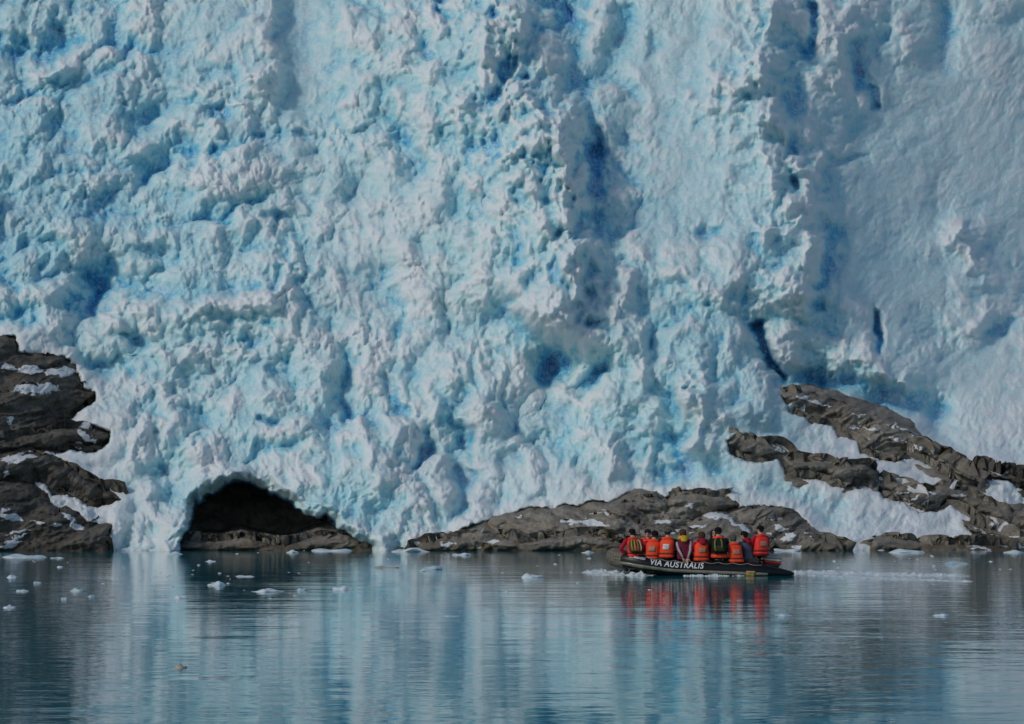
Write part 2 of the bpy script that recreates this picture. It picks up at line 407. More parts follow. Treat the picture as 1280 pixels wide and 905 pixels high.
SCARPS = [ # upper edges of blocks, drawn left to right: the block stands proud below the edge
 ([(596,236),(640,204),(668,180),(682,158),(694,160),(706,182),(714,215)], 1.4, 75),
 ([(684,305),(696,274),(710,242),(720,250),(728,280)], 1.2, 50),
 ([(556,190),(572,140),(606,120),(636,140),(646,170)], 1.3, 50),
 ([(585,60),(620,40),(650,36),(664,60)], 1.3, 50),
 ([(460,72),(500,30),(540,22),(570,40)], 1.1, 50),
 ([(196,404),(240,399),(290,386),(340,370),(386,338)], 1.3, 34),
 ([(850,122),(900,112),(930,106),(962,112),(978,118)], 1.2, 90),
 ([(852,500),(866,474),(882,474),(892,500)], 1.5, 40),
 ([(-20,192),(30,180),(66,204)], 0.9, 34), ([(212,236),(252,202),(292,194)], 0.9, 26), ([(276,122),(308,104),(334,122)], 0.9, 30),
 ([(1176,302),(1200,280),(1218,304)], 1.5, 46), ([(356,364),(384,342),(402,374)], 0.9, 34), ([(766,256),(788,234),(808,256)], 0.9, 34),
 ([(100,130),(150,100),(200,96)], 1.0, 30), ([(20,100),(70,88),(96,100)], 1.2, 36), ([(120,420),(160,396),(190,400)], 1.0, 26),
 ([(420,330),(450,300),(480,306)], 0.7, 40), ([(780,440),(800,420),(822,446)], 0.9, 40), ([(600,480),(640,448),(668,452)], 0.9, 44),
 ([(940,300),(960,282),(984,296)], 0.9, 40), ([(985,215),(996,205),(1010,220)], 1.0, 30), ([(1000,20),(1016,4),(1050,16)], 1.0, 50),
 ([(1040,52),(1060,40),(1076,60)], 1.0, 36), ([(640,590),(680,566),(720,572)], 0.7, 30), ([(480,600),(505,584),(520,600)], 0.9, 40),
 ([(880,590),(905,566),(930,580)], 0.8, 26), ([(960,500),(980,480),(1000,488)], 0.8, 24), ([(60,260),(110,236),(150,246)], 0.8, 28),
 ([(300,330),(350,312),(400,320)], 0.7, 26), ([(240,470),(300,450),(350,452)], 0.7, 26), ([(200,540),(250,520),(300,530)], 0.7, 26)]
TROUGHS = [
 ([(705,20),(722,90),(738,150),(752,205),(748,225)], 2.0, 20),
 ([(750,250),(746,290),(734,350),(726,400)], 1.9, 18),
 ([(1036,290),(1034,350),(1020,410),(1004,470)], 1.8, 18),
 ([(958,410),(968,450),(978,478)], 2.6, 8),
 ([(370,0),(372,60),(360,120)], 1.2, 34),
 ([(440,240),(430,320),(460,360),(500,400)], 0.8, 30),
 ([(0,60),(40,70),(66,56)], 2.2, 18),
 ([(100,455),(130,468),(158,466)], 1.6, 12),
 ([(570,490),(576,560),(574,640)], 1.7, 11),
 ([(636,400),(690,460),(700,520),(680,560)], 1.2, 22),
 ([(840,540),(856,575),(850,600)], 1.5, 14),
 ([(1016,10),(1014,42),(1004,60)], 2.2, 9),
 ([(1066,60),(1070,90)], 1.6, 8),
 ([(1082,98),(1086,120)], 1.8, 8),
 ([(1168,0),(1176,60)], 1.6, 20),
 ([(520,0),(524,60)], 1.4, 14),
 ([(552,0),(550,14)], 2.4, 12),
 ([(790,30),(760,90),(790,120)], 1.2, 14),
 ([(980,60),(1000,140)], 1.2, 18),
 ([(150,150),(230,140),(300,120)], 0.8, 14),
 ([(330,470),(400,470)], 0.6, 12),
 ([(980,200),(992,240)], 1.6, 8),
 ([(1100,400),(1096,430)], 1.4, 8),
 ([(960,472),(1000,474),(1050,480),(1100,496),(1150,520),(1182,556)], 2.2, 24),
]
HOLES = [ # u, v, ru, rv, depth, lean
 (754,204,18,24,2.6,0),(736,120,9,26,1.4,0.3),(722,300,10,20,1.3,0),(786,180,12,10,0.9,0),(690,462,22,22,3.2,0),(742,480,14,20,2.4,0.3),(272,150,22,12,2.2,-0.3),(130,342,26,32,2.6,0),
 (62,318,26,24,1.4,0),(20,200,22,24,1.2,0),(110,258,28,18,1.2,0),(174,160,20,18,1.2,0),(372,168,14,10,1.4,0),(350,270,30,9,1.2,-0.2),
 (590,180,12,30,1.6,0.2),(560,180,16,16,1.0,0),(632,222,30,10,0.8,-0.3),(610,180,24,12,0.8,0),(652,250,10,16,1.4,0),
 (670,350,10,20,1.4,0.4),(700,345,8,22,1.8,-0.2),(760,290,18,26,1.6,0),(800,560,16,20,1.3,0),(830,600,14,16,1.4,0),(840,500,12,18,1.3,0),
 (500,500,10,22,1.8,-0.4),(558,520,12,34,1.8,-0.3),(580,600,20,14,1.6,0),(540,560,16,30,1.0,0),(640,580,18,14,1.2,0),(700,560,40,18,1.2,0.2),
 (340,522,10,6,1.3,-0.3),(300,430,34,12,0.9,-0.4),(170,425,24,9,1.6,-0.4),(200,285,36,8,1.1,-0.1),(190,312,24,8,1.2,0),
 (1024,345,9,34,1.8,0.1),(1096,408,6,20,1.6,0),(1150,400,20,20,1.0,0),(1250,400,26,12,1.4,0.3),(1215,352,12,18,1.1,0),
 (930,130,10,24,0.7,0),(1060,190,24,8,0.9,0.4),(1030,185,8,8,1.0,0),(950,30,10,22,1.0,0),(890,295,12,10,1.1,0),(945,310,14,18,1.2,-0.4),
 (905,590,26,22,1.4,0),(960,560,24,18,1.0,0),(505,170,14,10,1.1,0),(500,110,22,14,0.8,0),(450,170,18,14,1.0,0.3),(470,30,16,14,1.2,0),
 (430,80,20,12,0.7,0),(250,520,30,12,0.9,-0.3),(420,620,60,22,0.9,0.1),(450,640,40,14,1.2,0.2),(290,610,40,10,0.9,-0.2),(220,610,34,26,1.1,-0.4),
 (345,560,30,10,0.8,0.2),(400,400,26,18,0.6,0),(90,380,36,14,1.0,0.3),(30,395,30,14,0.9,0),(180,460,30,16,0.9,0),(1170,520,20,24,2.0,0.2),
 (1120,505,50,22,2.2,0.35),(1040,478,40,14,2.0,0.2),(880,30,20,26,0.7,0),(840,140,14,20,0.7,0),(820,60,12,22,1.2,0),(725,45,16,26,1.2,0)]
SMOOTH = [  # regions of packed snow without blocks: u, v, ru, rv, strength
 (872,165,72,190,0.9),(1110,300,90,150,1.0),(1230,180,110,190,1.0),(1240,500,110,90,1.0),(372,60,30,90,0.9),(1120,180,60,80,0.8),
 (470,330,50,90,0.45),(660,390,70,40,0.5),(830,300,60,50,0.6),(640,600,140,30,0.4),(1010,600,160,50,0.75),(1150,640,160,45,0.9),(1070,555,90,40,0.9),(1180,590,90,40,0.9),(110,590,60,60,0.6),
 (960,640,90,40,0.5),(250,385,100,26,0.55),(600,170,40,60,0.3)]
FIRN = [(470,300,80,110,0.5),(700,390,90,50,0.6),(860,170,80,190,0.4),(1200,250,140,260,0.55),(1120,570,150,50,1.0),(1180,640,130,40,1.1),(620,600,150,36,0.55),
        (370,70,40,100,0.5),(120,560,40,60,0.6),(170,640,40,40,0.7),(330,430,140,30,0.35),(560,420,90,60,0.4),(780,590,60,26,0.6),(640,500,60,60,0.5),(280,60,90,60,0.4),
        (90,620,40,40,0.8),(900,60,50,70,0.4),(960,130,24,70,0.4),(130,500,30,40,0.4),(1020,560,60,30,0.5)]

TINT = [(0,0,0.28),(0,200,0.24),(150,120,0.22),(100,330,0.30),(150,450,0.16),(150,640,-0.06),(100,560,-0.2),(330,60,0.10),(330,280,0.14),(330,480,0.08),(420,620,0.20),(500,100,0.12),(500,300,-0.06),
        (520,480,0.02),(560,600,0.06),(640,60,0.16),(640,260,0.08),(660,420,-0.04),(700,560,0.04),(770,160,0.30),(760,300,0.2),(1030,200,0.16),(1040,370,0.26),(760,520,0.12),(860,150,0.0),(860,330,0.02),(880,520,0.18),  # raised right of both main ridges: blue shade painted into the flank colour
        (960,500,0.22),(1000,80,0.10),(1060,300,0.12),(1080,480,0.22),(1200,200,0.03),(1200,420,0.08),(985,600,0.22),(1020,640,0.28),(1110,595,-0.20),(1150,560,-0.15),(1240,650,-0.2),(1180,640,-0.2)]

def face_fields(U, V):
    U = U.astype(np.float32); V = V.astype(np.float32)
    wu = U + 22 * fbm(U/90, V/90, 1, 4) + 7 * fbm(U/22, V/22, 21, 3)
    wv = V + 22 * fbm(U/90, V/90, 5, 4) + 7 * fbm(U/22, V/22, 25, 3)
    base = ctrl(U, V, MACRO, 85)
    smooth = np.zeros_like(U); firn = np.zeros_like(U)
    for (x, y, a, b, s) in SMOOTH:
        smooth = np.maximum(smooth, s * np.exp(-(((wu-x)/a)**2 + ((wv-y)/b)**2)**1.5 * 0.7))
    for (x, y, a, b, s) in FIRN:
        firn = np.maximum(firn, s * np.exp(-(((wu-x)/a)**2 + ((wv-y)/b)**2) * 0.7))
    big = np.zeros_like(U); crest = fbm(U/40, V/34, 64, 3) + 0.28 * (ridged(wu/24, wv/80, 68, 3) - 0.5)
    for (pts, A, wl, wr) in RIDGES:
        D, S, T = line_dist(wu, wv, pts)
        g = sstep(-1, 1, S); w = wl + (wr - wl) * g; end = T
        big += A * 1.6 * np.exp(-(D / w) ** (1.0 + 0.15 * (1 - g))) * end * (1.0 + 0.55 * crest * np.exp(-D / 60.0))
    jag = fbm(U/26, V/26, 63, 3)
    for (pts, A, w) in SCARPS:
        D, S, T = line_dist(wu + 5 * jag, wv + 9 * jag, pts)
        big += A * np.where(S > 0, np.exp(-(D / 20.0) ** 1.2), np.exp(-(D / w) ** 1.1)) * T * (0.55 + 0.9 * sstep(-0.3, 0.3, jag))
    for (pts, A, w) in TROUGHS:
        D, S, T = line_dist(wu, wv, pts)
        big -= A * np.exp(-(D / w) ** 2)
    fresh_and_shade = np.zeros_like(U)
    for (x, y, a, b, dep, lean) in HOLES:
        qx = (wu - x) - lean * (wv - y) * -1; qy = wv - y
        g = np.exp(-((qx/a)**2 + (qy/b)**2) ** 1.4)
        big -= dep * 0.8 * g
        fresh_and_shade = np.maximum(fresh_and_shade, g * min(1.0, 0.16 + dep / 4.5))
    # block grain: left layers rise to the right, the middle hangs down, the right is drawn down to the right
    wl = sstep(470, 330, U + 0.2*V); wr = sstep(800, 960, U); wm = np.clip(1 - wl - wr, 0, 1)
    def rot(a, b, deg, sx, sy):
        c, s = math.cos(math.radians(deg)), math.sin(math.radians(deg))
        return (a*c + b*s) / sx, (-a*s + b*c) / sy
    def layer(cell, seed, rnd=0.7, up=1.7):
        r = 0
        for wt, deg, ex, ey in ((wl, -24, 1.15, 0.9), (wm, 4, 0.8, 1.35), (wr, 32, 0.85, 1.5)):
            x, y = rot(wu + 900, wv + 900, deg, cell*ex, cell*ey)
            r = r + wt * domes(x, y, seed + int(deg) % 5, rnd, up, 0.95)
        return r
    rough = 1 - smooth
    L1 = layer(105, 2, 0.7); L2 = layer(46, 9, 0.7)
    wu2 = wu + 6 * perlin(U/11, V/11, 3); wv2 = wv + 6 * perlin(U/11, V/11, 6)
    w3u = wu * 0.5 + U * 0.5 + 1.5 * perlin(U/9, V/9, 3); w3v = wv * 0.5 + V * 0.5 + 1.5 * perlin(U/9, V/9, 6)
    wu = 0.5 * wu + 0.5 * wu2; wv = 0.5 * wv + 0.5 * wv2
    L3 = layer(21, 17, 0.7)
    x, y = rot(w3u, w3v, 8, 27, 30); K1 = facets(x, y, 12); x, y = rot(w3u, w3v, -12, 11, 12); K2 = facets(x, y, 27)
    x, y = rot(w3u, w3v, -20, 56, 66); K0 = facets(x, y, 5); k0 = sstep(-0.1, 0.3, fbm(U/140, V/140, 46, 3))
    kb = sstep(-0.15, 0.25, fbm(U/80, V/80, 38, 3))
    x, y = rot(w3u, w3v, 11, 10.5, 11); L4 = domes(x, y, 31, 0.8)
    x, y = rot(w3u, w3v, -17, 4.6, 4.8); L5 = domes(x, y, 43, 0.8)
    mod = 0.55 + 0.9 * sstep(-0.35, 0.4, fbm(U/120, V/120, 33, 3))     # busier and quieter stretches
    mod2 = 0.15 + 1.1 * sstep(-0.3, 0.35, fbm(U/50, V/50, 36, 3))
    blocks = L1 * 1.9 * (0.25 + 0.65*rough) + L2 * 1.25 * (0.12 + 0.88*rough) * (0.5 + 0.5*mod) + (L3 * 0.30 * mod + K1 * 0.62 * kb + K0 * 1.2 * k0) * (0.10 + 0.90*rough)
    fine = (L4 * 0.22 * mod2 + K2 * 0.17 * (0.3 + 0.7*kb) + L5 * 0.12 * (0.2 + 0.8*mod2) + 0.03 * perlin(U/2.6, V/2.6, 44) * mod2) * (0.45 + 0.55*rough) * (0.6 + 0.4*mod)
    # drawn-out furrows of the packed snow
    x, y = rot(U + 14*fbm(U/50, V/50, 67, 3), V, 30, 13, 40); fur = ridged(x, y, 51, 4)
    x2, y2 = rot(U, V, 6, 14, 60); fur = np.where(U > 800, fur, ridged(x2, y2, 57, 4))
    streak = (fur - 0.5) * 0.15 * smooth * mod + 0.35 * fbm(U/60, V/60, 66, 3) * smooth
    crag = ridged(wu/60, wv/85, 61, 5) * 0.8 * rough
    R = base + big + blocks + fine + streak + crag
    return R, dict(base=base, smooth=smooth, firn=firn, fresh_and_shade=fresh_and_shade, blocks=blocks, fine=fine, big=big, streak=streak, mod2=mod2)

def rock_cover(U, V):
    m = np.full(U.shape, -99.0, np.float32)
    for k, p in OUT.items():
        if k != 'cave_bed': m = np.maximum(m, poly_dist(U, V, p))
    return m

def build_glacier():
    uc = np.arange(-22, 1302.1, 1.25)
    left = -22 - np.cumsum(np.geomspace(2, 40, 36))[::-1]; right = 1302 + np.cumsum(np.geomspace(2, 40, 36))
    us = np.concatenate([left, uc, right])
    vs = np.concatenate([np.arange(712, -22, -1.25), -22 - np.cumsum(np.geomspace(2, 14, 44))])
    U, V = np.meshgrid(us, vs)
    R, F = face_fields(U, V)
    ju = U + 5 * fbm(U/14, V/14, 71, 3); jv = V + 5 * fbm(U/14, V/14, 75, 3)
    cave = poly_dist(ju + 16 * fbm(U/45, V/30, 73, 3), jv + 12 * fbm(U/30, V/45, 77, 3), CAVE) - 2
    # the arch: a thick lip bulging out over the hollow
    R = R + 1.1 * np.exp(-((cave + 10) / 16.0) ** 2)
    R = R - 1.8 * sstep(-16, 2, cave) - 13.0 * sstep(-2.0, 6.0, cave) - 2.5 * sstep(4, 40, cave)
    rk = rock_cover(U, V)
    nearrock = sstep(-26, -4, rk) * (1 - np.exp(-((U-1075)/85)**2 - ((V-488)/38)**2))
    flat = F['base'] + 0.75 + 0.35 * F['blocks'] * (rk < 0) + 0.8 * F['fine'] + 0.35 * F['big'] + 0.5 * F['streak']
    R = R + (flat - R) * nearrock * (cave < -14)
    R = R - 2.6 * sstep(0.0, 6, rk + 3 * fbm(U/7, V/7, 79, 3) + 2)
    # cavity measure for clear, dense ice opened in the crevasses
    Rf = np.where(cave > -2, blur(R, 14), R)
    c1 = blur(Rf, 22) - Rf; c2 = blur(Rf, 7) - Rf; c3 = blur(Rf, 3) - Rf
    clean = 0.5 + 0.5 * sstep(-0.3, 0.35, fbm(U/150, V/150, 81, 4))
    fresh_and_shade = 0.13 + clean * (0.21 * np.clip(c1, -0.8, 3) + 0.40 * np.clip(c2, -0.5, 1.2) + 0.36 * np.clip(c3, -0.3, 0.7))
    fresh_and_shade += 0.14 * fbm(U/70, V/50, 85, 4) + 0.82 * ctrl(U, V, TINT, 110) + 0.25 * np.exp(-((U-1075)/100)**2 - ((V-492)/40)**2)  # flank TINT and the last term, on the overhung cliff, paint shade blue
    fresh_and_shade += 0.13 * (0.75 - F['mod2']) * (1 - F['smooth'])
    fresh_and_shade = np.maximum(fresh_and_shade, F['fresh_and_shade'] * (0.55 + 0.75 * np.clip(0.45 + c2 + 0.5*c3, 0, 1)))
    fresh_and_shade = fresh_and_shade + 0.10 * sstep(30, 4, -cave) * (cave < 0)
    lift = 0.25 * (F['blocks'] - blur(F['blocks'], 20)) + 0.25 * F['fine']
    lift = lift * sstep(705, 670, V)
    X, Y, Z = face_point(U, V, R, lift)
    o = grid_mesh('glacier', X, Y, Z, {'fresh_and_shade': np.clip(fresh_and_shade, 0, 1), 'firn': F['firn']}, M['ice'])
    tag(o, 'towering blue and white glacier icefall of broken ice blocks above the dark shore rocks', 'glacier')
    return o

# ------------------------------------------------------------------ rock outcrops
def outcrop(key, name, label, material, A, w, ang=-25, tilt=(0, 0), off=0.0, snow=(), rough=1.0, dust=0.0, seed=0, stretch=6.0, grow=5.5, inset=True):
    poly = OUT[key]
    xs = [p[0] for p in poly]; ys = [p[1] for p in poly]
    x0, x1, y0, y1 = max(min(xs), -120) - 12, min(max(xs), 1400) + 12, min(ys) - 12, min(max(ys) + 12, 716)
    U, V = np.meshgrid(np.arange(x0, x1, 1.3), np.arange(y1, y0, -1.3))
    U = U.astype(np.float32); V = V.astype(np.float32)
    base = ctrl(U, V, MACRO, 85)
    ju = U + 4 * fbm(U/16, V/16, 91+seed, 4) + 10 * fbm(U/70, V/70, 7+seed, 2) * 0; jv = V + 4 * fbm(U/16, V/16, 95+seed, 4)
    sd = poly_dist(ju, jv, poly) + grow
    c, s = math.cos(math.radians(ang)), math.sin(math.radians(ang))
    wx = U + 9 * fbm(U/40, V/40, 13+seed, 3); wy = V + 9 * fbm(U/40, V/40, 15+seed, 3)
    lx, ly = (wx*c - wy*s), (wx*s + wy*c)                      # along and across the bedding
    bed = ridged(lx/(16*stretch), ly/16, 23+seed, 5)
    lump = facets(lx/72, ly/34, 29+seed)
    small = facets(lx/25, ly/11, 35+seed)
    steps = np.floor(ly/17 + 1.2*fbm(lx/80, ly/40, 37+seed, 3))
    step_f = (ly/17 + 1.2*fbm(lx/80, ly/40, 37+seed, 3)) - steps
    prof = 0.62 * A * (1 - np.exp(-np.maximum(sd, 0) / (0.6 * w)))
    inn = sstep(0, 10, sd)
    R = base + 0.35 + 0.35 * off + prof + inn * rough * (0.34*bed + 0.42*lump + 0.12*small + 0.30*step_f*sstep(-0.2,0.3,fbm(lx/90, ly/60, 53+seed, 2)) + 0.20*ridged(lx/26, ly/6.5, 59+seed, 4) + 0.13*fbm(U/7, V/7, 41+seed, 4) + 1.3*fbm(lx/130, ly/45, 39+seed, 3))
    R = R + tilt[0] * (U - 0.5*(x0+x1)) / 100.0 + tilt[1] * (V - 0.5*(y0+y1)) / 100.0
    low = sstep(7, -5, poly_dist(ju, jv + 11, poly) + grow) * sstep(-8, 4, poly_dist(ju, jv - 11, poly) + grow) if inset else 0.0    # snow piled against the foot of the slab
    if inset:
        dl = np.maximum(poly_dist(ju, jv + 9, poly) + grow, 0); du = np.maximum(poly_dist(ju, jv - 9, poly) + grow, 0)
        lean = sstep(0.0, 0.8, dl / (dl + du + 1e-3))
        R = R - (1 - lean) * np.minimum(prof + 0.75, 1.9) * sstep(-2, 6, sd)
    R = np.where(sd < 0, R + sd * (1.2 - 1.14 * low), R)
    sn = np.full(U.shape, -0.25, np.float32) + dust * (0.5 + 0.6*fbm(lx/60, ly/14, 45+seed, 4))
    su = U + 12 * fbm(U/14, V/8, 47+seed, 4); sv = V + 7 * fbm(U/14, V/8, 49+seed, 4)
    for (x, y, a, b, lean) in snow:
        qy = (sv - y) - lean * (su - x)
        g = 1.55 - np.sqrt(((su-x)/a)**2 + (qy/b)**2)
        sn = np.maximum(sn, np.clip(g, -0.3, 1.0))
    R = R + 0.10 * sstep(0.3, 0.7, sn)
    X, Y, Z = face_point(U, V, R)
    o = grid_mesh(name, X, Y, Z, {'snow': sn, 'strata': np.clip(bed - 0.5, -1, 1)}, material, keep=sd > -10)
    sol = o.modifiers.new('thickness', 'SOLIDIFY'); sol.thickness = 1.2; sol.offset = -1
    tag(o, label, 'rock', 'rock outcrops along the foot of the glacier')
    return o

def build_rocks():
    G = outcrop
    G('west_top', 'rock_outcrop', 'highest dark rock knob on the left bank, two snow patches near its top', M['rock_dark'], 3.0, 16, 12, (-1.6, 1.2), 1.0,
      [(76,466,17,5,-0.05),(46,488,26,7,0.0),(36,464,14,4,0.05),(10,462,10,4,0),(12,526,7,4,-.3),(40,462,6,2,0)], 1.0, 0.10, 1)
    G('west_shelf', 'rock_outcrop', 'narrow dark rock ledge ending in a blunt nose below the highest left knob', M['rock_dark'], 2.2, 12, 10, (-1.2, 1.0), 1.2,
      [(108,546,12,4,0.55)], 0.9, 0.12, 2)
    G('west_slab', 'rock_outcrop', 'brown tapering slab on the left bank pointing right into the snow chute', M['rock_dark'], 2.4, 12, 28, (-1.0, 0.8), 1.4,
      [(22,572,22,5,-0.1),(72,570,16,2,0.45),(8,592,5,3,-.4)], 0.9, 0.12, 3)
    G('west_low', 'rock_outcrop', 'broad low rock at the left waterline streaked with thin snow', M['rock_dark'], 2.6, 14, 16, (-0.8, 1.4), 1.8,
      [(14,646,16,3.2,0.25),(24,664,15,1.8,-0.25),(22,672,13,1.8,-0.35),(14,680,10,3,-0.3),(92,652,11,3.4,0.9),(48,652,9,2,0.1),(72,655,6,3,0.2),(6,636,6,3,0)], 0.9, 0.18, 4)
    G('cave_bed', 'rock_outcrop', 'dark wet rock floor inside the ice cave', M['rock_cave'], 2.2, 16, 10, (0, 1.0), -5.0, [], 1.0, 0.0, 5)
    G('mid_low', 'rock_outcrop', 'low brown rock at the waterline left of the boat bow', M['rock_warm'], 2.0, 14, 6, (0.3, 2.0), 1.0,
      [(560,680,10,1.6,0.1),(613,676,7,2,0),(598,684,6,1.4,0)], 0.8, 0.05, 6)
    G('mid_main', 'rock_outcrop', 'long rounded brown rock under the middle ice front with a small white snow patch', M['rock_warm'], 2.4, 14, -14, (0.5, 2.2), -0.1,
      [(712,652,12,3,-0.1),(742,654,19,3,0.15),(735,651,8,2,0),(648,645,5,1.5,0)], 1.0, 0.04, 7)
    G('boat_back', 'rock_outcrop', 'grey rock hump beneath the ice behind the middle of the boat', M['rock'], 2.4, 14, -10, (0.4, 2.0), 0.1,
      [(860,634,9,2,-0.1),(826,652,10,2,0.1),(850,616,12,2,0)], 0.9, 0.12, 8)
    G('boat_dome', 'rock_outcrop', 'smooth grey rock dome right behind the passengers, snow across its crest', M['rock'], 2.6, 15, 24, (0.4, 2.0), 1.0,
      [(862,660,22,3,-0.12),(896,644,16,4,0.05),(918,652,18,3.2,0.62),(936,666,10,3,0.7),(834,654,8,2,0)], 0.7, 0.20, 9)
    G('boat_east', 'rock_outcrop', 'ribbed grey rock right of the helmsman with a white snow blot low on it', M['rock'], 2.5, 16, 30, (0.5, 2.0), 0.3,
      [(985,671,7,5,-0.2),(1010,668,7,2,0.6),(975,660,9,2,0.2),(1000,684,8,2,0),(962,668,6,1.5,.5)], 0.9, 0.22, 10)
    G('east_top', 'rock_outcrop', 'highest right-hand rock slab slanting down under the shaded blue ice cliff', M['rock'], 2.0, 12, 27, (0.2, 0.6), 0.6,
      [(1004,497,9,2.4,0.2),(990,510,8,3.5,-0.5),(1022,504,12,1.3,0.3),(1072,518,6,1.2,0.3),(1090,536,16,1.2,0.35),(1066,534,6,2,0.2),(1128,534,12,1.5,.6),(1120,549,9,2,.3),(1085,547,5,1.5,0),(1140,556,10,1.2,.5)], 0.9, 0.16, 11)
    G('east_mid', 'rock_outcrop', 'middle right-hand rock slab lying between the snow and pale blue ice', M['rock'], 2.0, 12, 20, (0.2, 0.8), 0.5,
      [(1040,576,26,1.3,0.1),(972,560,10,1.3,0.5)], 0.9, 0.12, 12)
    G('east_low', 'rock_outcrop', 'olive grey rock band running to the right edge above the lower snow', M['rock'], 2.0, 12, 22, (0.2, 0.9), 0.4,
      [(1122,616,16,2,-0.1),(1145,622,8,2,-0.4),(1200,620,10,2.4,-0.1),(1165,616,8,2,.3)], 0.9, 0.14, 13)
    G('east_rim', 'rock_outcrop', 'thin dark rock rib at the right edge under the smooth grey snow slope', M['rock_dark'], 1.0, 8, 14, (0, 0.4), 0.3, [(1240,590,16,1.5,0.2)], 0.6, 0.2, 14)
    G('east_shore', 'rock_outcrop', 'low rusty brown rock strip at the right-hand waterline', M['rock_warm'], 1.3, 9, 4, (0, 1.0), 0.8, [(1225,684,16,2,0.1)], 0.7, 0.1, 15)
    G('east_ribs', 'rock_outcrop', 'narrow ribs of rock poking through the snow above the right waterline', M['rock'], 0.9, 6, 26, (0, 0.4), 0.6, [(1232,666,12,1.2,.45),(1252,676,12,1.2,.45)], 0.7, 0.25, 16)
    # back wall of the hollow: bedrock the ice slides over
    U, V = np.meshgrid(np.arange(180, 484, 2.0), np.arange(714, 590, -2.0))
    R = ctrl(U, V, MACRO, 85) - 9.5 - 2 * np.cos((U - 330) / 60.0) + 1.2 * domes(U/40, V/26, 3) + 0.5 * fbm(U/14, V/14, 5, 3)
    X, Y, Z = face_point(U, V, R)
    o = grid_mesh('cave_wall', X, Y, Z, {'snow': np.full(U.shape, -1.0), 'strata': np.zeros(U.shape)}, M['rock_cave'])
    sol = o.modifiers.new('thickness', 'SOLIDIFY'); sol.thickness = 1.0; sol.offset = -1
    tag(o, 'black bedrock wall at the back of the hollow under the ice arch', 'rock')

# ------------------------------------------------------------------ water, floes, wake
def build_water():
    bm = bmesh.new()
    bmesh.ops.create_grid(bm, x_segments=60, y_segments=60, size=1500)
    me = bpy.data.meshes.new('lake'); bm.to_mesh(me); bm.free()
    o = link('water', me, M['water']); o.location = (0, 0, 0)
    tag(o, kind='structure')

FLOES = [ # px, py of the waterline, width, height, kind, label
 (413,689,52,6,'floe','long white floe with a domed middle, lying at the right mouth of the ice cave'),
 (512,690,54,9,'floe','lumpy white floe with a knob, below the lowest point of the ice front'),
 (365,691,17,6,'floe','small pointed white floe between the cave mouth and the long domed floe'),
 (245,688,25,4,'floe','flat white floe at the left corner of the cave mouth'),
 (90,688,28,3,'floe','thin white floe against the left rock, the nearer one to the frame edge'),
 (118,688,30,3,'floe','thin white floe against the left rock, next to the ice toe'),
 (26,697,56,7,'floe','widest white floe off the left bank, ragged with a peaked left end'),
 (70,698,18,3,'floe','flat white sliver just right of the widest left floe'),
 (14,722,17,6,'floe','white floe at the left edge, directly below the widest left floe'),
 (46,729,10,4,'floe','small white lump between two bigger floes near the left edge'),
 (27,739,14,4,'floe','low white floe at the left, third one down from the bank'),
 (11,760,14,6,'floe','nearest white floe at the left edge of the water'),
 (95,739,15,6,'floe','roundish white floe on the dim water below the ice toe'),
 (80,749,9,5,'floe_dull','greyish half melted lump below the roundish floe on the left'),
 (114,746,11,4,'floe_dull','pale greyish floe right of the roundish floe on the left'),
 (75,709,10,3,'floe','tiny white bar of ice under the flat sliver on the left'),
 (226,748,18,6,'floe','lone creamy floe in the pale reflection left of the cave reflection'),
 (217,693,18,5,'floe','small peaked floe in front of the ice toe'),
 (263,702,12,3,'floe','tiny floe in the dark water off the cave, close to shore'),
 (306,721,25,3,'floe','thin white strip on the dark cave reflection, nearest the shore'),
 (270,732,24,9,'floe','ragged cluster of white lumps on the dark cave reflection'),
 (333,740,42,7,'floe','long low white floe at the centre of the dark cave reflection'),
 (377,738,13,5,'floe_dull','small grey-white floe right of the long low floe'),
 (428,737,25,8,'floe','rounded bright floe right of the dark cave reflection'),
 (225,835,15,8,'floe_dirty','small cream coloured lump alone on the near water at lower left'),
 (482,710,32,4,'floe_dirty','brown dirt covered floe mid-water off the ice front'),
 (540,712,32,9,'floe_dull','pale domed floe half melted, right of the brown floe'),
 (530,714,20,3,'floe','bright rim of ice fronting the pale domed floe'),
 (665,722,28,9,'floe','white floe with a raised right end, left of the boat bow'),
 (577,694,24,5,'floe','small floe with a peaked left end off the middle rocks'),
 (735,691,15,4,'floe','small white floe by the rocks just ahead of the boat bow'),
 (565,771,26,3,'floe_dull','glassy sliver floating in the blue reflection at mid-water'),
 (1177,770,20,6,'floe','lone white floe on the near water at the right'),
 (980,770,26,5,'floe_dull','pale sunken floe on the water below the outboard motor'),
 (1136,691,46,8,'floe','biggest white floe off the right-hand shore, in front of the rusty rock strip'),
 (1222,687,22,5,'floe','white floe by the right shore beneath the rock ribs'),
 (1268,691,26,5,'floe','white floe at the right edge of the frame close to shore'),
 (1098,688,16,4,'floe','small floe at the left end of the rusty rock strip'),
 (985,689,40,6,'floe','low white floe on the water just behind the helmsman'),
 (1044,688,34,5,'floe','flat floe at the foot of the pale blue ice right of the boat'),
 (1196,705,36,5,'floe_dull','dim blue half sunken floe beyond the wake at right'),
]

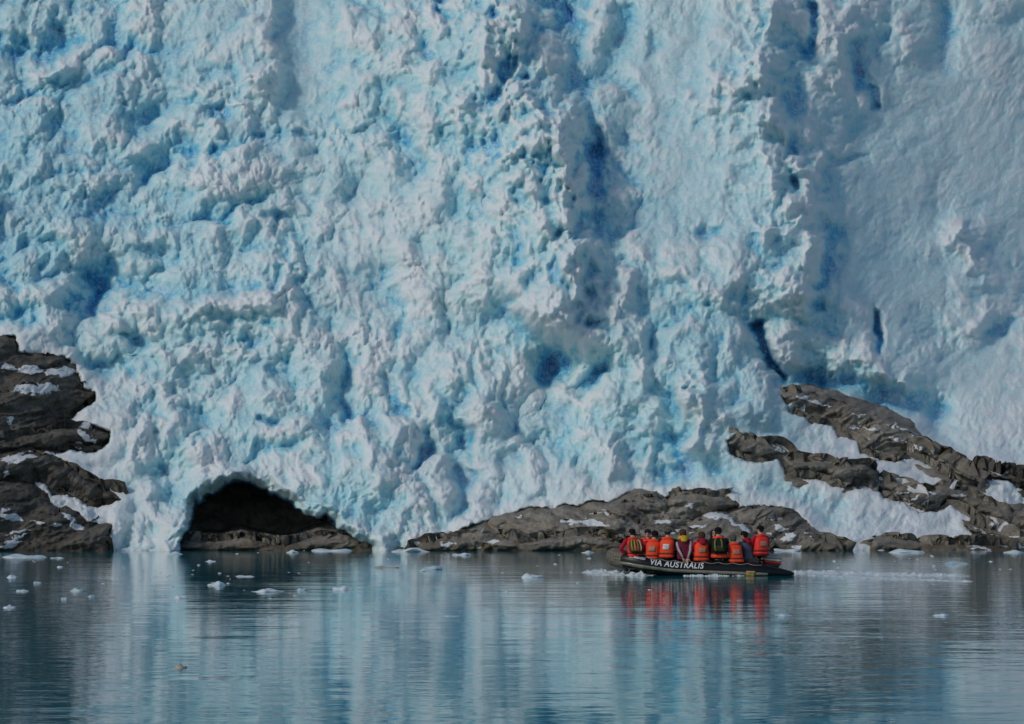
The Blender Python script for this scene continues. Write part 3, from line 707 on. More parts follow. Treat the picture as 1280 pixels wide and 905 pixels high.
def floe_mesh(seed, w, d, h):
    r = np.random.default_rng(seed)
    bm = bmesh.new(); bmesh.ops.create_icosphere(bm, subdivisions=4, radius=1.0)
    k = [(r.normal(0, 1, 3), r.uniform(0.2, 0.9)) for _ in range(14)]
    for v in bm.verts:
        p = np.array(v.co); n = p / np.linalg.norm(p); g = 1.0
        for (c, a) in k:
            c = c / np.linalg.norm(c); t = float(n @ c)
            if t > 0.78: g -= 0.22 * a * (t - 0.78) / 0.22
            elif t > 0.4: g += 0.10 * a * (t - 0.4)
        ang = math.atan2(n[1], n[0])
        g *= 1 + 0.10 * math.sin(2*ang + seed) + 0.04 * math.sin(5*ang + seed * 2)
        top = max(0.0, n[2])
        z = n[2] * g * (0.5 + 0.4 * math.sin(n[0]*2.3 + seed) ** 2 + 0.10 * math.sin(n[0]*6 + n[1]*5 + seed)) if n[2] > 0 else n[2] * 0.5
        v.co = (n[0] * g * w * 0.5, n[1] * g * d * 0.5, z * h * 1.15)
    me = bpy.data.meshes.new('floe'); bm.to_mesh(me); bm.free(); shade(me)
    return me

def build_floes():
    for i, (px, py, w, h, m, lab) in enumerate(FLOES):
        x, y = on_water(px, py); s = y / FOC
        ww = w * s; hh = h * s * 0.6
        o = link('ice_floe', floe_mesh(i + 3, ww, max(ww * 0.8, 0.25), hh), M[m])
        o.location = (x, y + ww * 0.3, -hh * 0.05); o.rotation_euler = (0, 0, random.uniform(-0.3, 0.3))
        tag(o, lab, 'ice floe', 'ice floes on the water')
    r = random.Random(4)
    metas = [floe_mesh(90 + k, 1, 0.8, 0.3) for k in range(4)]
    for me in metas: me.materials.append(M['floe'])
    bands = [((5,150),(690,735),6),((150,330),(690,745),10),((330,560),(688,760),16),((560,760),(688,740),10),((1000,1270),(687,712),16),((180,300),(715,735),10),((600,1270),(730,800),6)]
    for (xr, yr, n) in bands:
        for _ in range(n):
            px, py = r.uniform(*xr), r.uniform(*yr); x, y = on_water(px, py)
            o = bpy.data.objects.new('brash_ice', r.choice(metas)); COL.objects.link(o)
            s = r.uniform(2.0, 6.5) * y / FOC
            o.location = (x, y, 0); o.scale = (s, s, s * r.uniform(0.35, 0.8)); o.rotation_euler = (0, 0, r.uniform(0, 6))
            tag(o, 'tiny crumb of white brash ice, one of the many scattered over the water', 'brash ice', 'crumbs of brash ice')

def foam_sheet(name, pts, wid, amp, seed, thr):
    """low broken crest along a path (x, y, relative width); only what rises above the water shows"""
    n = 260; m = 40
    P = np.array(pts, float); t = np.linspace(0, len(P) - 1, n); i = np.minimum(t.astype(int), len(P) - 2); f = (t - i)[:, None]
    C = P[i] * (1 - f) + P[i+1] * f
    d = np.gradient(C[:, :2], axis=0); d /= np.linalg.norm(d, axis=1)[:, None] + 1e-9
    nx, ny = -d[:, 1], d[:, 0]
    q = np.linspace(-1, 1, m)
    X = C[:, 0:1] + nx[:, None] * q * wid * C[:, 2:3]; Y = C[:, 1:2] + ny[:, None] * q * wid * C[:, 2:3]
    nz = fbm(X*4.0 + seed, Y*3.2, seed, 5, 0.65); ends = sstep(0, 0.06, np.linspace(0, 1, n)) * sstep(1, 0.8, np.linspace(0, 1, n))
    Z = amp * (np.cos(q * np.pi / 2)[None, :] * ends[:, None] * (0.62 + 1.9 * nz) - thr)
    o = grid_mesh(name, X, Y, Z, {}, M['foam'], keep=Z > -0.05)
    return o

def build_wake():
    def W(px, py, k): x, y = on_water(px, py); return (x, y, k)
    o = foam_sheet('wake_foam', [W(975,716,0.5), W(1010,716,0.9), W(1060,717,1.0), W(1120,719,0.8), W(1180,720,0.6), W(1235,721,0.4)], 1.6, 0.12, 3, 0.44)
    tag(o, 'broken white foam of the boat wake trailing to the right', 'foam', kind='stuff')
    o = foam_sheet('wake_foam', [W(1000,719,0.4), W(1090,723,0.7), W(1180,726,0.6), W(1240,728,0.4)], 1.0, 0.06, 12, 0.66)
    tag(o, 'second fainter foam line of the wake nearer the viewer', 'foam', kind='stuff')
    o = foam_sheet('bow_foam', [W(738,715,0.5), W(760,717,1.0), W(790,719,1.0), W(812,720,0.5)], 0.9, 0.13, 7, 0.36)
    tag(o, 'white splash of foam under the boat bow', 'foam', kind='stuff')
    o = foam_sheet('hull_foam', [W(850,720,0.4), W(890,720,0.9), W(930,719.5,0.9), W(975,718,0.7)], 0.55, 0.09, 9, 0.44)
    tag(o, 'thin line of foam along the waterline of the boat', 'foam', kind='stuff')

# ------------------------------------------------------------------ small mesh tools
class MB:
    def __init__(self): self.bm = bmesh.new()
    def rings(self, rings, cap=True, closed=True):
        bm = self.bm; vs = [[bm.verts.new(p) for p in r] for r in rings]
        for a, b in zip(vs, vs[1:]):
            k = len(a)
            for i in range(k if closed else k - 1):
                bm.faces.new((a[i], a[(i+1) % k], b[(i+1) % k], b[i]))
        if cap:
            bm.faces.new(vs[0][::-1]); bm.faces.new(vs[-1])
    def capsule(self, a, b, ra, rb, seg=14, flat=(1, 1)):
        a, b = Vector(a), Vector(b); ax = (b - a)
        if ax.length < 1e-6: ax = Vector((0, 0, 1e-4))
        z = ax.normalized(); x = z.orthogonal().normalized() if abs(z.z) > 0.99 else z.cross(Vector((0, 0, 1))).normalized(); y = z.cross(x)
        R = []
        for k in range(1, 5):
            t = math.pi/2 * k/4; R.append((a - z*ra*math.cos(t), ra*math.sin(t)))
        for k in range(4, 0, -1):
            t = math.pi/2 * k/4; R.append((b + z*rb*math.cos(t), rb*math.sin(t)))
        self.rings([[c + x*(r*flat[0]*math.cos(2*math.pi*i/seg)) + y*(r*flat[1]*math.sin(2*math.pi*i/seg)) for i in range(seg)] for c, r in R])
    def tube(self, pts, rad, seg=10):
        pts = [Vector(p) for p in pts]; R = []
        for i, p in enumerate(pts):
            t = (pts[min(i+1, len(pts)-1)] - pts[max(i-1, 0)]).normalized()
            x = t.cross(Vector((0, 0, 1))); x = x.normalized() if x.length > 1e-4 else Vector((1, 0, 0)); y = t.cross(x)
            r = rad[i] if isinstance(rad, (list, tuple)) else rad
            R.append([p + x*(r*math.cos(2*math.pi*k/seg)) + y*(r*math.sin(2*math.pi*k/seg)) for k in range(seg)])
        self.rings(R)
    def ellipsoid(self, c, r, seg=16, n=10):
        c = Vector(c); R = []
        for k in range(1, n):
            t = math.pi * k / n
            R.append([c + Vector((r[0]*math.sin(t)*math.cos(2*math.pi*i/seg), r[1]*math.sin(t)*math.sin(2*math.pi*i/seg), -r[2]*math.cos(t))) for i in range(seg)])
        self.rings(R)
    def box(self, c, s, bev=0.0):
        r = bmesh.ops.create_cube(self.bm, size=1.0, matrix=Matrix.Translation(c) @ Matrix.Diagonal((*s, 1)))
        if bev:
            es = list({e for v in r['verts'] for e in v.link_edges})
            bmesh.ops.bevel(self.bm, geom=es, offset=bev, segments=3, affect='EDGES', profile=0.6)
    def build(self, name, material, parent=None, smooth=True):
        bmesh.ops.recalc_face_normals(self.bm, faces=self.bm.faces)
        me = bpy.data.meshes.new(name); self.bm.to_mesh(me); self.bm.free(); shade(me, smooth)
        return link(name, me, material, parent)

# ------------------------------------------------------------------ the boat (bow towards -x, port side towards the viewer, -y)
BOAT_Y = 64.4
BOAT_LOC = Vector(((875 - 640) * 63.6 / FOC, BOAT_Y, 0.0))
BOAT_ROT = (math.radians(0), math.radians(2.2), math.radians(-5))
BM = Matrix.Translation(BOAT_LOC) @ Matrix.Rotation(BOAT_ROT[2], 4, 'Z') @ Matrix.Rotation(BOAT_ROT[1], 4, 'Y')
TR, TZ, HB = 0.26, 0.225, 0.86

def tube_center(s):
    """s 0..1 along the near tube from stern to bow middle; gives centre and radius"""
    if s < 0.72:
        x = 2.98 - (2.98 + 1.55) * s / 0.72; y = -HB
    else:
        a = (s - 0.72) / 0.28 * math.pi / 2
        x = -1.55 - 1.14 * math.sin(a); y = -HB * math.cos(a)
    z = TZ + 0.24 * max(0.0, (-0.6 - x) / 2.1) ** 1.6
    r = TR
    if x > 1.75: r = TR * (1 - 0.80 * ((x - 1.75) / 1.23) ** 1.1); z = TZ - 0.5 * (TR - r) * 0.5
    return Vector((x, y, z)), r

def build_boat():
    root = thing('inflatable_boat', 'long black inflatable boat with white hull lettering, crowded with passengers', 'boat', BOAT_LOC, BOAT_ROT)
    black = simple('tube_fabric', (0.006, 0.0065, 0.008), 0.36, 0.3, 0.3, 8, 0.004)
    white = simple('lettering_white', (0.72, 0.72, 0.72), 0.5, 0.3, 0.08)
    strake_m = simple('strake_rubber', (0.20, 0.185, 0.14), 0.22, 0.6, 0.3, 6)
    mat_m, nt, b = mat('rope_mat')
    tc = N(nt, 'ShaderNodeTexCoord'); mp = N(nt, 'ShaderNodeMapping'); mp.inputs['Rotation'].default_value = (0.6, 0.5, 0.78)
    ck = N(nt, 'ShaderNodeTexChecker', Scale=13.0); nt.links.new(tc.outputs['Object'], mp.inputs[0]); nt.links.new(mp.outputs[0], ck.inputs['Vector'])
    nz = N(nt, 'ShaderNodeTexNoise', Scale=16.0, Detail=5.0); nt.links.new(tc.outputs['Object'], nz.inputs['Vector'])
    c = mixc(nt, math_n(nt, 'MULTIPLY', ck.outputs[1], nz.outputs[0]), (0.10, 0.085, 0.065), (0.30, 0.265, 0.205))
    nt.links.new(c, b.inputs['Base Color']); b.inputs['Roughness'].default_value = 0.9
    bp = N(nt, 'ShaderNodeBump', Strength=0.8, Distance=0.03); nt.links.new(ck.outputs[1], bp.inputs['Height']); nt.links.new(bp.outputs[0], b.inputs['Normal'])
    # tubes
    pts = []; rad = []
    ss = list(np.linspace(0, 0.72, 40)) + list(np.linspace(0.735, 1, 22))
    for s in ss: p, r = tube_center(s); pts.append(p); rad.append(r)
    for s in reversed(ss[:-1]): p, r = tube_center(s); pts.append(Vector((p.x, -p.y, p.z))); rad.append(r)
    m = MB(); m.tube(pts, rad, 32); m.build('tube', black, root)
    # rubbing strake along the outer side
    for side in (1, -1):
        R = []
        for s in np.linspace(0.13, 0.86, 60):
            p, r = tube_center(s); p2, _ = tube_center(s + 0.004)
            t = (p2 - p).normalized(); out = Vector((t.y, -t.x, 0)).normalized()
            if out.y > 0.01: out = -out
            prof = []
            for k in range(9):
                a = math.radians(-34 + 24 * k / 8); bulge = 0.012 + 0.022 * math.sin(math.pi * k / 8)
                prof.append(p + (out * math.cos(a) + Vector((0, 0, 1)) * math.sin(a)) * (r + bulge))
            for k in range(8, -1, -1):
                a = math.radians(-34 + 24 * k / 8); prof.append(p + (out * math.cos(a) + Vector((0, 0, 1)) * math.sin(a)) * (r - 0.01))
            if side < 0: prof = [Vector((q.x, -q.y, q.z)) for q in prof]
            R.append(prof)
        m = MB(); m.rings(R); m.build('rubbing_strake', strake_m, root)
    # floor, transom, seat box
    m = MB(); R = []
    for x, hw in ((2.0, 0.66), (1.0, 0.68), (0, 0.68), (-1.2, 0.68), (-1.8, 0.55), (-2.2, 0.3)):
        z = 0.10 + 0.14 * max(0, (-0.6 - x) / 2.1)
        R.append([(x, -hw, z), (x, hw, z), (x, hw, z - 0.06), (x, 0, z - 0.2), (x, -hw, z - 0.06)])
    m.rings(R); m.build('floor', simple('deck_grey', (0.10, 0.10, 0.10), 0.7), root, False)
    m = MB(); m.box((1.98, 0, 0.26), (0.07, 1.26, 0.44), 0.015); m.build('transom', simple('transom_wood', (0.05, 0.05, 0.05), 0.6), root, False)
    m = MB(); m.box((1.72, -0.42, 0.36), (0.34, 0.62, 0.50), 0.02); m.build('seat_box', simple('box_black', (0.02, 0.02, 0.022), 0.5), root, False)
    # woven rope fender mat wrapped round the bow
    m = MB(); R = []
    for s in np.linspace(0.845, 1.155, 40):
        far = s > 1
        p, r = tube_center(2 - s if far else s); p2, _ = tube_center((2 - s if far else s) + 0.003 if s < 0.995 or far else s - 0.003)
        if far: p = Vector((p.x, -p.y, p.z))
        cen = Vector((-1.55, 0, p.z)); out = Vector((p.x + 1.45, p.y * 1.3, 0)).normalized()
        prof = []
        for k in range(25):
            a = math.radians(-75 + 205 * k / 24); rr = r + 0.035 + 0.012 * math.sin(k * 2.4 + s * 90)
            prof.append(p + (out * math.cos(a) + Vector((0, 0, 1)) * math.sin(a)) * rr)
        for k in range(24, -1, -1):
            a = math.radians(-75 + 205 * k / 24); prof.append(p + (out * math.cos(a) + Vector((0, 0, 1)) * math.sin(a)) * (r - 0.01))
        R.append(prof)
    m.rings(R); m.build('bow_mat', mat_m, root)
    # folded canvas lying on the bow
    m = MB(); R = []
    for x, hw, z in ((-2.62, 0.35, 0.74), (-2.45, 0.5, 0.80), (-2.2, 0.62, 0.78), (-1.95, 0.7, 0.68), (-1.75, 0.74, 0.55)):
        R.append([(x, -hw * math.cos(a), z - 0.22 + 0.22 * math.sin(a) + 0.02 * math.sin(a * 7)) for a in np.linspace(0, math.pi, 17)] +
                 [(x, hw * math.cos(a) * 0.9, z - 0.28 + 0.16 * math.sin(a)) for a in np.linspace(0, math.pi, 9)])
    m.rings(R); m.build('bow_cover', mat_m, root)
    # life line in loops
    m = MB(); P = []
    for i in range(81):
        s = 0.16 + 0.58 * i / 80; p, r = tube_center(s)
        a = math.radians(52 - 13 * abs(math.sin(i * math.pi / 10)))
        P.append(p + Vector((0, -math.cos(a), math.sin(a))) * (r + 0.018))
    m.tube(P, 0.011, 6); m.build('grab_line', simple('rope', (0.30, 0.28, 0.24), 0.8), root)
    # lettering laid on the curved tube
    def lettering(name, body, xa, xb, mid_deg, height, material):
        cu = bpy.data.curves.new(name, 'FONT'); cu.body = body; cu.size = 1.0; cu.shear = 0.22; cu.offset = 0.018; cu.resolution_u = 6; cu.space_character = 1.08
        ob = bpy.data.objects.new(name, cu); COL.objects.link(ob)
        me = bpy.data.meshes.new_from_object(ob.evaluated_get(bpy.context.evaluated_depsgraph_get()))
        bpy.data.objects.remove(ob); bpy.data.curves.remove(cu)
        bm = bmesh.new(); bm.from_mesh(me)
        xs = [v.co.x for v in bm.verts]; ys = [v.co.y for v in bm.verts]
        sx = (xb - xa) / (max(xs) - min(xs)); sy = height / (max(ys) - min(ys)); mx, my = min(xs), (max(ys) + min(ys)) / 2
        for v in bm.verts: v.co = ((v.co.x - mx) * sx + xa, (v.co.y - my) * sy, 0)
        for k in range(-8, 9):
            bmesh.ops.bisect_plane(bm, geom=bm.verts[:] + bm.edges[:] + bm.faces[:], plane_co=(0, k * height / 16, 0), plane_no=(0, 1, 0))
        for v in bm.verts:
            s = 0.72 * (2.98 - v.co.x) / (2.98 + 1.55)
            if v.co.x < -1.55:
                s = 0.72 + 0.28 * math.asin(min(1, (-1.55 - v.co.x) / 1.14)) / (math.pi / 2)
            p, r = tube_center(s); p2, _ = tube_center(s + 0.002); t = (p2 - p).normalized()
            out = Vector((t.y, -t.x, 0)).normalized()
            if out.y > 0: out = -out
            a = math.radians(mid_deg) + v.co.y / r
            v.co = p + (out * math.cos(a) + Vector((0, 0, 1)) * math.sin(a)) * (r + 0.004)
        bm.to_mesh(me); bm.free(); me.materials.clear()
        return link(name, me, material, root)
    lettering('lettering', 'VIA AUSTRALIS', -1.53, 0.15, 22, 0.20, white)
    lettering('lettering', 'BOMBARD', -2.12, -1.68, 36, 0.09, white)
    # yellow patch near the stern
    m = MB(); R = []
    for x in np.linspace(1.47, 1.76, 6):
        p, r = tube_center(0.72 * (2.98 - x) / 4.53)
        R.append([p + Vector((0, -math.cos(a), math.sin(a))) * (r + 0.038) for a in np.radians(np.linspace(-34, -2, 8))] +
                 [p + Vector((0, -math.cos(a), math.sin(a))) * (r + 0.003) for a in np.radians(np.linspace(-2, -34, 8))])
    m.rings(R); ob = m.build('patch', simple('patch_yellow', (0.36, 0.25, 0.08), 0.5, 0.4, 0.7, 12), root); ob['label'] = 'worn yellow patch near the stern'
    return root

def build_motor():
    loc = BM @ Vector((2.22, 0.0, 0.07))
    root = thing('outboard_motor', 'outboard motor with silver grey cowling and white and red bands on the boat stern', 'outboard motor', loc, (0, math.radians(6), BOAT_ROT[2]))
    def band(name, zs, col, rough=0.3, metal=0.0):
        m = MB(); R = []
        for z, sx, sy in zs:
            R.append([(0.06 + sx * math.copysign(abs(math.cos(t)) ** 0.6, math.cos(t)), sy * math.copysign(abs(math.sin(t)) ** 0.6, math.sin(t)), z) for t in np.linspace(0, 2*math.pi, 28, endpoint=False)])
        m.rings(R); return m.build(name, simple(name + '_paint', col, rough, 0.6, 0.1, 5, 0, metal), root)
    band('cowling', [(0.542, 0.30, 0.19), (0.60, 0.295, 0.187), (0.65, 0.27, 0.17), (0.68, 0.22, 0.135), (0.695, 0.14, 0.08)], (0.30, 0.30, 0.29), 0.22, 0.2)
    band('white_band', [(0.482, 0.306, 0.196), (0.54, 0.304, 0.194)], (0.68, 0.67, 0.60))
    band('red_band', [(0.382, 0.298, 0.19), (0.48, 0.306, 0.196)], (0.55, 0.035, 0.02))
    band('lower_cowling', [(0.24, 0.16, 0.10), (0.30, 0.24, 0.15), (0.38, 0.285, 0.18)], (0.02, 0.02, 0.02))
    m = MB(); m.rings([[(0.06 + sx*math.cos(t), sy*math.sin(t), z) for t in np.linspace(0, 2*math.pi, 16, endpoint=False)] for z, sx, sy in ((0.25, .12, .07), (0, .09, .05), (-.4, .08, .04), (-.55, .14, .05))])
    m.build('shaft', simple('shaft_black', (0.02, 0.02, 0.02), 0.4), root)
    m = MB()
    for k in range(3):
        a = k * 2.094; m.capsule((0.22, 0, -0.5), (0.24, 0.12*math.cos(a), -0.5 + 0.12*math.sin(a)), 0.03, 0.05, 8, (0.3, 1))
    m.build('propeller', simple('prop_metal', (0.3, 0.3, 0.3), 0.3, 0.5, 0.1, 5, 0, 0.8), root)
    m = MB(); m.capsule((-0.2, -0.02, 0.44), (-0.75, -0.2, 0.56), 0.03, 0.022); m.build('tiller', simple('tiller_black', (0.02, 0.02, 0.02), 0.5), root)
    m = MB(); m.box((-0.14, 0, 0.28), (0.14, 0.2, 0.2), 0.02); m.build('clamp', simple('clamp_black', (0.03, 0.03, 0.03), 0.5), root)

# ------------------------------------------------------------------ people
CLOTH = {}
def cloth(key, col, rough=0.8, vary=0.22, scale=14, bump=0.012):
    if key not in CLOTH: CLOTH[key] = simple('cloth_' + key, col, rough, 0.25, vary, scale, bump)
    return CLOTH[key]
SKIN = simple('skin', (0.50, 0.29, 0.21), 0.5, 0.4, 0.12, 12)
EYE_M = simple('eye_dark', (0.03, 0.02, 0.02), 0.3)
LIP = simple('lips', (0.36, 0.14, 0.12), 0.5)
BOOT = simple('boots', (0.02, 0.02, 0.02), 0.5)
ORANGE = simple('vest_orange', (0.90, 0.068, 0.02), 0.6, 0.3, 0.16, 9, 0.02)
RED_O = simple('vest_red', (0.80, 0.04, 0.03), 0.6, 0.3, 0.16, 9, 0.02)
BELT = simple('vest_belt', (0.05, 0.02, 0.015), 0.7)
REFL = simple('vest_patch', (0.46, 0.20, 0.12), 0.5, 0.5, 0.35, 30)

REFL_B = simple('vest_patch_bright', (0.72, 0.62, 0.56), 0.4, 0.5, 0.35, 14)

def limb_chain(a, b, l1, l2, bend):
    """elbow or knee between a and b, bent towards the given direction"""
    a, b, bend = Vector(a), Vector(b), Vector(bend)
    d = b - a; L = min(d.length, (l1 + l2) * 0.995); u = d.normalized()
    k = (l1*l1 - l2*l2 + L*L) / (2*L); h = math.sqrt(max(0, l1*l1 - k*k))
    w = bend - u * bend.dot(u); w = w.normalized() if w.length > 1e-4 else u.orthogonal()
    return a + u*k + w*h, a + u*L

def person(label, px, ly, seat, face_deg, lean=(0, 0), jacket='red', trousers='dark', hat=('beanie', 'black'), hands=None, gloves=None,
           vest=ORANGE, patch=REFL, head_turn=0.0, sc=1.0, mirror_hood=None, sleeve_stripe=False, collar=True, foot=-0.38, hem=None):
    JK = {'red': (0.42, 0.012, 0.035), 'black': (0.012, 0.012, 0.014), 'navy': (0.03, 0.035, 0.06), 'maroon': (0.15, 0.015, 0.04), 'bluegrey': (0.09, 0.10, 0.15)}
    TRS = {'dark': (0.02, 0.022, 0.026), 'olive': (0.055, 0.052, 0.035), 'blue': (0.03, 0.05, 0.09), 'red': (0.25, 0.012, 0.03)}
    Y = BOAT_Y + ly * 0.996
    xl = (px - 640) * (BOAT_Y + ly) / FOC - BOAT_LOC.x
    loc = BM @ Vector((xl, ly, 0)); loc.z = seat + (BM @ Vector((xl, ly, 0))).z * 0.6
    root = thing('person', label, 'person', loc, (0, 0, math.radians(face_deg)), 'passengers in the inflatable boat')
    sc *= 1.10; root.scale = (sc * 1.12, sc, sc)
    fw, sd = lean
    def tq(z):   # spine: offset grows with height
        k = max(0.0, z - 0.05); return Vector((sd * k, fw * k, z * (1 - 0.18 * abs(fw))))
    prim = []    # (a, b, ra, rb, material index)
    m = MB()
    def cap(a, b, ra, rb, mi, flat=(1, 1)):
        m.capsule(a, b, ra, rb, 14, flat); prim.append((Vector(a), Vector(b), ra, rb, mi))
    # torso as elliptical rings
    R = []
    for z, w, d in ((0.0, 0.165, 0.13), (0.06, 0.185, 0.135), (0.14, 0.178, 0.125), (0.24, 0.165, 0.115), (0.36, 0.178, 0.125), (0.46, 0.186, 0.125), (0.53, 0.165, 0.11), (0.575, 0.11, 0.085), (0.61, 0.066, 0.066)):
        c = tq(z); R.append([c + Vector((w*math.cos(t), d*math.sin(t), 0)) for t in np.linspace(0, 2*math.pi, 22, endpoint=False)])
    m.rings(R)
    for sgn in (-1, 1): prim.append((tq(0.10) + Vector((0.07*sgn, 0, 0)), tq(0.52) + Vector((0.07*sgn, 0, 0)), 0.12, 0.11, 0))
    neck0, neck1 = tq(0.58), tq(0.67) + Vector((0, 0.015, 0))
    cap(neck0, neck1, 0.062, 0.056, 3)
    # head
    hc = tq(0.765) + Vector((0, 0.03, 0)); ht = Matrix.Rotation(math.radians(head_turn), 3, 'Z')
    def H(x, y, z): return hc + ht @ Vector((x, y, z))
    cap(H(0, -0.012, 0.028), H(0, 0.01, 0.03), 0.088, 0.082, 3, (0.90, 1.0)); cap(H(0, 0.025, -0.04), H(0, 0.04, -0.065), 0.062, 0.045, 3)
    cap(H(0, 0.092, 0.012), H(0, 0.108, -0.016), 0.011, 0.016, 3)
    for sgn in (-1, 1):
        cap(H(0.084*sgn, -0.002, 0.015), H(0.088*sgn, -0.010, -0.018), 0.014, 0.010, 3)
        cap(H(0.031*sgn, 0.080, 0.022), H(0.034*sgn, 0.081, 0.022), 0.012, 0.012, 4)
        cap(H(0.024*sgn, 0.086, 0.046), H(0.046*sgn, 0.078, 0.045), 0.008, 0.006, 6)
    cap(H(-0.022, 0.084, -0.046), H(0.022, 0.084, -0.046), 0.008, 0.008, 5)
    # legs
    for sgn in (-1, 1):
        hip = Vector((0.095*sgn, 0.02, 0.075)); ank = Vector((0.13*sgn + random.uniform(-.02, .02), 0.43 + random.uniform(-.03, .05), foot + 0.09))
        knee, ank = limb_chain(hip, ank, 0.43, 0.42, (0.15*sgn, 0.6, 1))
        cap(hip, knee, 0.088, 0.062, 1); cap(knee, ank, 0.060, 0.045, 1)
        cap(ank + Vector((0, -0.03, -0.05)), ank + Vector((0.02*sgn, 0.16, -0.06)), 0.046, 0.038, 2)
    # arms and hands
    hands = hands or {}
    stripes = []
    for sgn in (-1, 1):
        sh = tq(0.525) + Vector((0.185*sgn, 0, 0))
        tgt = Vector(hands.get(sgn, (0.14*sgn + sd*0.3, 0.34 + fw*0.3, 0.17)))
        el, wr = limb_chain(sh, tgt, 0.29, 0.26, (0.75*sgn, -0.35, -0.6))
        cap(sh, el, 0.066, 0.052, 0); cap(el, wr, 0.052, 0.038, 0)
        if sleeve_stripe: stripes.append((sh, el, wr))
        d = (wr - el).normalized(); side = d.cross(Vector((0, 0, 1))); side = side.normalized() if side.length > 0.1 else Vector((1, 0, 0))
        nrm = side.cross(d).normalized(); mi = 7
        palm = wr + d * 0.085
        for q in (-0.026, 0, 0.026): cap(wr + d*0.02 + side*q*0.8, palm + side*q, 0.018, 0.016, mi)
        for f, ln in enumerate((0.066, 0.078, 0.072, 0.056)):
            b0 = palm + side * (-0.036 + 0.024*f); b1 = b0 + (d*0.8 - nrm*0.45).normalized() * ln * 0.52; b2 = b1 + (d*0.15 - nrm).normalized() * ln * 0.5
            cap(b0, b1, 0.0105, 0.0095, mi); cap(b1, b2, 0.0095, 0.0085, mi)
        t0 = wr + d*0.03 - side*0.03*sgn*-1*-1; t1 = t0 + (d*0.55 - side*0.7 - nrm*0.35).normalized() * 0.045; t2 = t1 + (d*0.7 - nrm*0.6).normalized() * 0.034
        cap(t0, t1, 0.013, 0.012, mi); cap(t1, t2, 0.012, 0.010, mi)
    raw = m.build('body_raw', None, None)
    rm = raw.modifiers.new('fuse', 'REMESH'); rm.mode = 'VOXEL'; rm.voxel_size = 0.0085
    sm = raw.modifiers.new('soft', 'SMOOTH'); sm.iterations = 3; sm.factor = 0.5
    me = bpy.data.meshes.new_from_object(raw.evaluated_get(bpy.context.evaluated_depsgraph_get()))
    bpy.data.objects.remove(raw); me.name = 'body'
    me.materials.clear()
    mats = [cloth(jacket, JK[jacket]), cloth('tr_' + trousers, TRS[trousers]), BOOT, SKIN, EYE_M, LIP, cloth('brow', (0.05, 0.03, 0.02)), SKIN if gloves is None else cloth('glove', (0.02, 0.02, 0.022))]
    body = link('body', me, mats, root)
    n = len(me.polygons); cen = np.empty(n * 3, np.float32); me.polygons.foreach_get('center', cen); cen = cen.reshape(-1, 3)
    best = np.full(n, 9.0); mi = np.zeros(n, np.int32)
    for a, b, ra, rb, k in prim:
        A = np.array(a); B = np.array(b); ab = B - A; t = np.clip(((cen - A) @ ab) / (ab @ ab + 1e-9), 0, 1)
        d = np.linalg.norm(cen - (A + t[:, None] * ab), axis=1) - (ra + (rb - ra) * t)
        if k in (4, 5, 6): d = d - 0.004
        u = d < best; best[u] = d[u]; mi[u] = k
    me.polygons.foreach_set('material_index', mi); shade(me)
    # ---- life vest
    if vest:
        m = MB(); R = []
        prof = ((0.035, 0.180, 0.150), (0.05, 0.198, 0.168), (0.10, 0.204, 0.178), (0.135, 0.194, 0.166), (0.15, 0.187, 0.156), (0.165, 0.194, 0.166), (0.22, 0.190, 0.170), (0.32, 0.182, 0.172), (0.42, 0.184, 0.168), (0.50, 0.186, 0.152), (0.545, 0.162, 0.126), (0.58, 0.098, 0.096), (0.572, 0.08, 0.08))
        for z, w, d in prof:
            c = tq(z); R.append([c + Vector((w*math.copysign(abs(math.cos(t))**0.75, math.cos(t)), d*math.copysign(abs(math.sin(t))**0.8, math.sin(t)), 0)) for t in np.linspace(0, 2*math.pi, 30, endpoint=False)])
        m.rings(R); vo = m.build('life_vest', vest, root)
        m = MB(); R = []
        for z in (0.128, 0.132, 0.166, 0.170):
            c = tq(z); e = 0.006 if z in (0.132, 0.166) else 0.0
            R.append([c + Vector(((0.198+e)*math.copysign(abs(math.cos(t))**0.75, math.cos(t)), (0.170+e)*math.copysign(abs(math.sin(t))**0.8, math.sin(t)), 0)) for t in np.linspace(0, 2*math.pi, 30, endpoint=False)])
        m.rings(R, cap=False); m.build('belt', BELT, vo)
        if hem:
            m = MB(); R = []
            for z, e in ((0.030, -0.006), (0.036, 0.010), (0.085, 0.016), (0.122, 0.008), (0.128, -0.006)):
                c = tq(z); R.append([c + Vector(((0.200+e)*math.copysign(abs(math.cos(t))**0.75, math.cos(t)), (0.172+e)*math.copysign(abs(math.sin(t))**0.8, math.sin(t)), 0)) for t in np.linspace(0, 2*math.pi, 30, endpoint=False)])
            m.rings(R, cap=False); m.build('hem', hem, vo)
        if patch:
            m = MB(); R = []
            for x in np.linspace(-0.085, 0.085, 7):
                R.append([tq(z) + Vector((x, -0.172 + 0.9*x*x + (z - 0.36)*0.02, 0)) - Vector((0, t, 0)) for z, t in ((0.27, 0.0), (0.27, 0.012), (0.33, 0.014), (0.40, 0.010), (0.43, 0.006), (0.43, -0.004))])
            m.rings(R); m.build('reflective_patch', patch, vo)
        if collar:
            m = MB(); P = []
            for a in np.linspace(math.radians(185), math.radians(355), 15):
                P.append(tq(0.605) + Vector((0.118*math.cos(a), 0.112*math.sin(a) + 0.02, -0.02*abs(math.cos(a)))))
            m.tube(P, [0.02] + [0.040]*13 + [0.02], 12); m.build('collar', hem or vest, vo)
    # ---- hat, hood or hair
    kind, colr = hat
